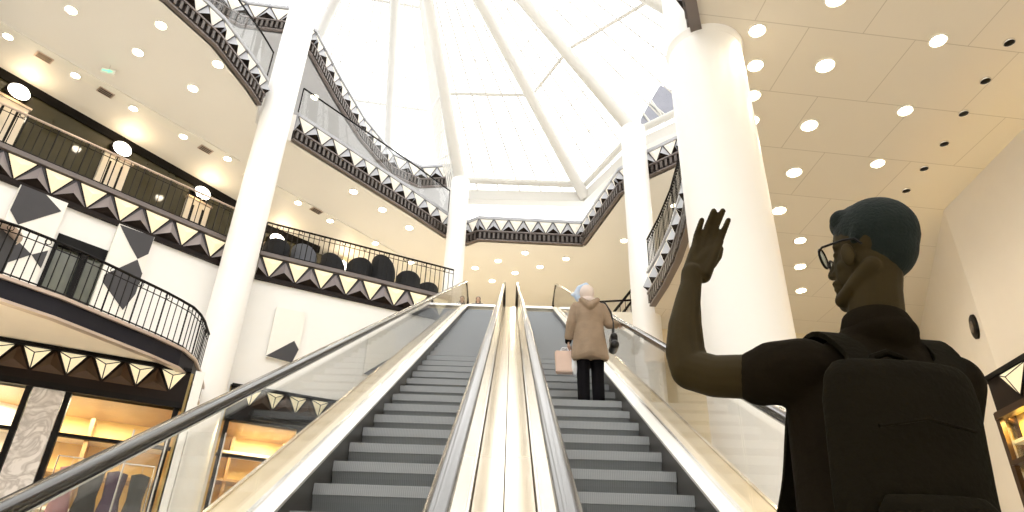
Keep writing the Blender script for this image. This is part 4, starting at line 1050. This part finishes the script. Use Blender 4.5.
for q in (-1, 1):
    chain(mb, [(W(q*.085, 0, .80), .085), (W(q*.085, .02, .44), .055), (W(q*.085, -.01, .09), .040)]); chain(mb, [(W(q*.085, -.02, .045), .036), (W(q*.095, .12, .035), .028)])
capsule(mb, W(-.07, 0, .86), W(.07, 0, .86), .11, .11); capsule(mb, W(-.05, 0, 1.05), W(.05, 0, 1.05), .10, .10); capsule(mb, W(-.12, 0, 1.27), W(.12, 0, 1.27), .07, .07)
chain(mb, [(W(0, .01, 1.28), .06), (W(-.01, .03, 1.40), .048)])
ellipsoid(mb, W(-.02, .035, 1.485), (.072, .088, .105)); ellipsoid(mb, W(-.03, .10, 1.46), (.035, .03, .06)); capsule(mb, W(-.045, .125, 1.48), W(-.05, .14, 1.455), .010, .013)
for q in (-1, 1): ellipsoid(mb, W(-.02 + q*.072, .03, 1.48), (.008, .016, .028)); ellipsoid(mb, W(-.045 + q*.028, .118, 1.495), (.012, .008, .008))
capsule(mb, W(-.06, .118, 1.425), W(-.03, .118, 1.425), .008, .008)
chain(mb, [(W(-.17, 0, 1.27), .055), (W(-.235, -.01, 1.03), .042), (W(-.26, .05, .84), .028)]); hand(mb, W(-.26, .05, .84), (-.05, .1, -1), (0, 1, 0), (1, 0, 0), .95, .5)
chain(mb, [(W(.17, 0, 1.27), .055), (W(.27, .02, 1.07), .042), (W(.385, .18, 1.15), .028)]); hand(mb, W(.385, .18, 1.15), (.5, .8, .32), (-.6, .4, 0), (0, .3, -1), .95, .35)
skin(mb, 'body', 'w_skin', wo, .007, 3)
mb = MB(); capsule(mb, W(-.05, 0, .80), W(.05, 0, .80), .12, .12)
for q in (-1, 1): chain(mb, [(W(q*.085, 0, .78), .098), (W(q*.088, .02, .44), .080), (W(q*.088, -.005, .08), .074)])
skin(mb, 'trousers', 'trousers', wo, .010, 3)
for q in (-1, 1):
    mb = MB(); chain(mb, [(W(q*.088, -.03, .045), .043), (W(q*.095, .06, .038), .037), (W(q*.10, .14, .032), .030)]); skin(mb, 'shoe', 'trousers', wo, .009, 3)
mb = MB(); n = 36; rings = [(.56, .205, .155), (.60, .225, .175), (.72, .215, .172), (.90, .195, .155), (1.04, .178, .14), (1.16, .195, .145), (1.27, .205, .13), (1.345, .16, .11), (1.40, .085, .085)]
vs = []
for z, a, b in rings:
    k = max(0, (.95 - z)) * .12
    vs += [W((a + k*.35*math.sin(5*t + z*6))*math.cos(t), (b + k*.35*math.sin(5*t + z*6))*math.sin(t), z + (.012*math.sin(3*t) if z < .62 else 0)) for t in [2*PI*i/n for i in range(n)]]
mb.add(vs, [(j*n+i, j*n+(i+1) % n, (j+1)*n+(i+1) % n, (j+1)*n+i) for j in range(len(rings)-1) for i in range(n)] + [list(range(n)), [(len(rings)-1)*n+i for i in range(n)]])
chain(mb, [(W(-.16, 0, 1.275), .078), (W(-.225, -.01, 1.06), .066), (W(-.255, .035, .89), .056)])
chain(mb, [(W(.16, 0, 1.275), .078), (W(.255, .015, 1.08), .068), (W(.355, .14, 1.13), .050)])
chain(mb, [(W(-.10, -.10, 1.35), .035), (W(0, -.15, 1.24), .045), (W(.10, -.10, 1.35), .035)])
skin(mb, 'coat', 'coat', wo, .009, 3)
mb = MB(); ellipsoid(mb, W(-.02, .005, 1.50), (.098, .105, .112)); chain(mb, [(W(-.10, -.01, 1.385), .035), (W(0, -.08, 1.36), .045), (W(.09, -.01, 1.385), .035)])
skin(mb, 'hood', 'hood', wo, .009, 4)
mb = MB(); chain(mb, [(W(-.03, -.01, 1.60), .040), (W(-.10, .02, 1.56), .055), (W(-.14, .04, 1.49), .054), (W(-.13, .04, 1.43), .040)]); chain(mb, [(W(-.14, .05, 1.49), .04), (W(-.20, .07, 1.50), .022)])
skin(mb, 'scarf', 'scarf', wo, .009, 3)
mb = MB(); chain(mb, [(W(-.257, .045, .875), .046), (W(-.262, .055, .84), .042)]); skin(mb, 'cuff', 'trousers', wo, .009, 2)
hb = thing('handbag', 'black leather handbag hanging from the right shoulder of the beige coat', 'handbag', tuple(W(.27, -.03, .72)))
mb = MB(); capsule(mb, W(.30, -.08, .76), W(.30, .10, .76), .055, .055); capsule(mb, W(.295, -.06, .88), W(.295, .08, .88), .045, .045); mb.obox(W(.298, .01, .82), (.085, 0, 0), (0, .18, 0), (0, 0, .14))
skin(mb, 'bag_body', 'leather', hb, .008, 4)
for dy in (-.05, .06): MB().tube([W(.295, dy, .90), W(.30, dy*.7, 1.05), W(.275, dy*.4 - .02, 1.22), W(.20, dy*.2 - .02, 1.36), W(.16, dy*.2, 1.365)], .010, 8).build('strap', 'leather', hb, smooth=True)
sb = thing('shopping_bag', 'pale pink paper bag hanging from the left hand of the beige coat', 'bag', tuple(W(-.30, .07, .40)))
mb = MB(); mb.add([W(x, y, z) for z, w_, d_ in ((.42, .105, .05), (.70, .12, .055)) for x, y in ((-.31 - w_, .07 - d_), (-.31 + w_, .07 - d_), (-.31 + w_, .07 + d_), (-.31 - w_, .07 + d_))], [(0,3,2,1), (0,1,5,4), (1,2,6,5), (2,3,7,6), (3,0,4,7), (4,5,6,7)])
mb.build('paper_body', 'pinkbag', sb, bevel=.012)
for y in (.03, .11): MB().tube([W(-.37, y, .69), W(-.34, y, .74), W(-.275, .06, .755), W(-.26, y, .70)], .005, 6).build('handle', 'whitebag', sb)
pb = thing('plastic_bag', 'small white plastic bag hanging beside the pink one', 'bag', tuple(W(-.17, .02, .40)))
mb = MB(); chain(mb, [(W(-.185, .05, .60), .055), (W(-.175, .05, .48), .062), (W(-.165, .05, .42), .045)]); skin(mb, 'bag_body', 'whitebag', pb, .009, 3)
MB().tube([W(-.19, .05, .64), W(-.225, .055, .70), W(-.25, .06, .755)], .007, 6).build('handle', 'whitebag', pb)

# person on the landing, only the head in view
L0 = Vector((-1.15, 22.6, 9.72)); p2 = thing('person', 'person with dark hair standing beyond the top of the left escalator', 'person', tuple(L0))
def Q(x, y, z): return L0 + Vector((x, y, z))
mb = MB()
for q in (-1, 1): chain(mb, [(Q(q*.09, 0, .85), .09), (Q(q*.09, .02, .45), .06), (Q(q*.1, 0, .08), .04)]); chain(mb, [(Q(q*.1, .02, .04), .036), (Q(q*.11, -.12, .035), .028)])
capsule(mb, Q(-.08, 0, .95), Q(.08, 0, .95), .12, .12); capsule(mb, Q(-.08, 0, 1.15), Q(.08, 0, 1.15), .115, .115); capsule(mb, Q(-.14, 0, 1.36), Q(.14, 0, 1.36), .07, .07)
chain(mb, [(Q(0, 0, 1.38), .06), (Q(0, -.01, 1.5), .05)]); ellipsoid(mb, Q(0, -.01, 1.59), (.075, .09, .11)); capsule(mb, Q(0, -.10, 1.60), Q(0, -.112, 1.575), .01, .013)
for q in (-1, 1):
    chain(mb, [(Q(q*.19, 0, 1.36), .055), (Q(q*.24, .01, 1.08), .042), (Q(q*.24, -.05, .86), .028)]); hand(mb, Q(q*.24, -.05, .86), (0, -.1, -1), (0, -1, 0), (-q, 0, 0), 1, .35)
skin(mb, 'body', 'w_skin', p2, .012, 3)
mb = MB(); ellipsoid(mb, Q(0, .01, 1.615), (.09, .10, .105)); capsule(mb, Q(-.05, .05, 1.52), Q(.05, .05, 1.52), .05, .05); skin(mb, 'hair', 'leather', p2, .012, 3)
mb = MB(); capsule(mb, Q(-.08, 0, .92), Q(.08, 0, .92), .14, .14); capsule(mb, Q(-.08, 0, 1.15), Q(.08, 0, 1.15), .135, .135); capsule(mb, Q(-.145, 0, 1.36), Q(.145, 0, 1.36), .085, .085)
for q in (-1, 1): chain(mb, [(Q(q*.19, 0, 1.36), .07), (Q(q*.24, .01, 1.08), .056), (Q(q*.24, -.04, .90), .045)])
skin(mb, 'jacket', 'leather', p2, .014, 3)
mb = MB()
for q in (-1, 1): chain(mb, [(Q(q*.09, 0, .84), .10), (Q(q*.09, .02, .45), .075), (Q(q*.1, 0, .08), .06)])
skin(mb, 'trousers', 'denim', p2, .014, 3)
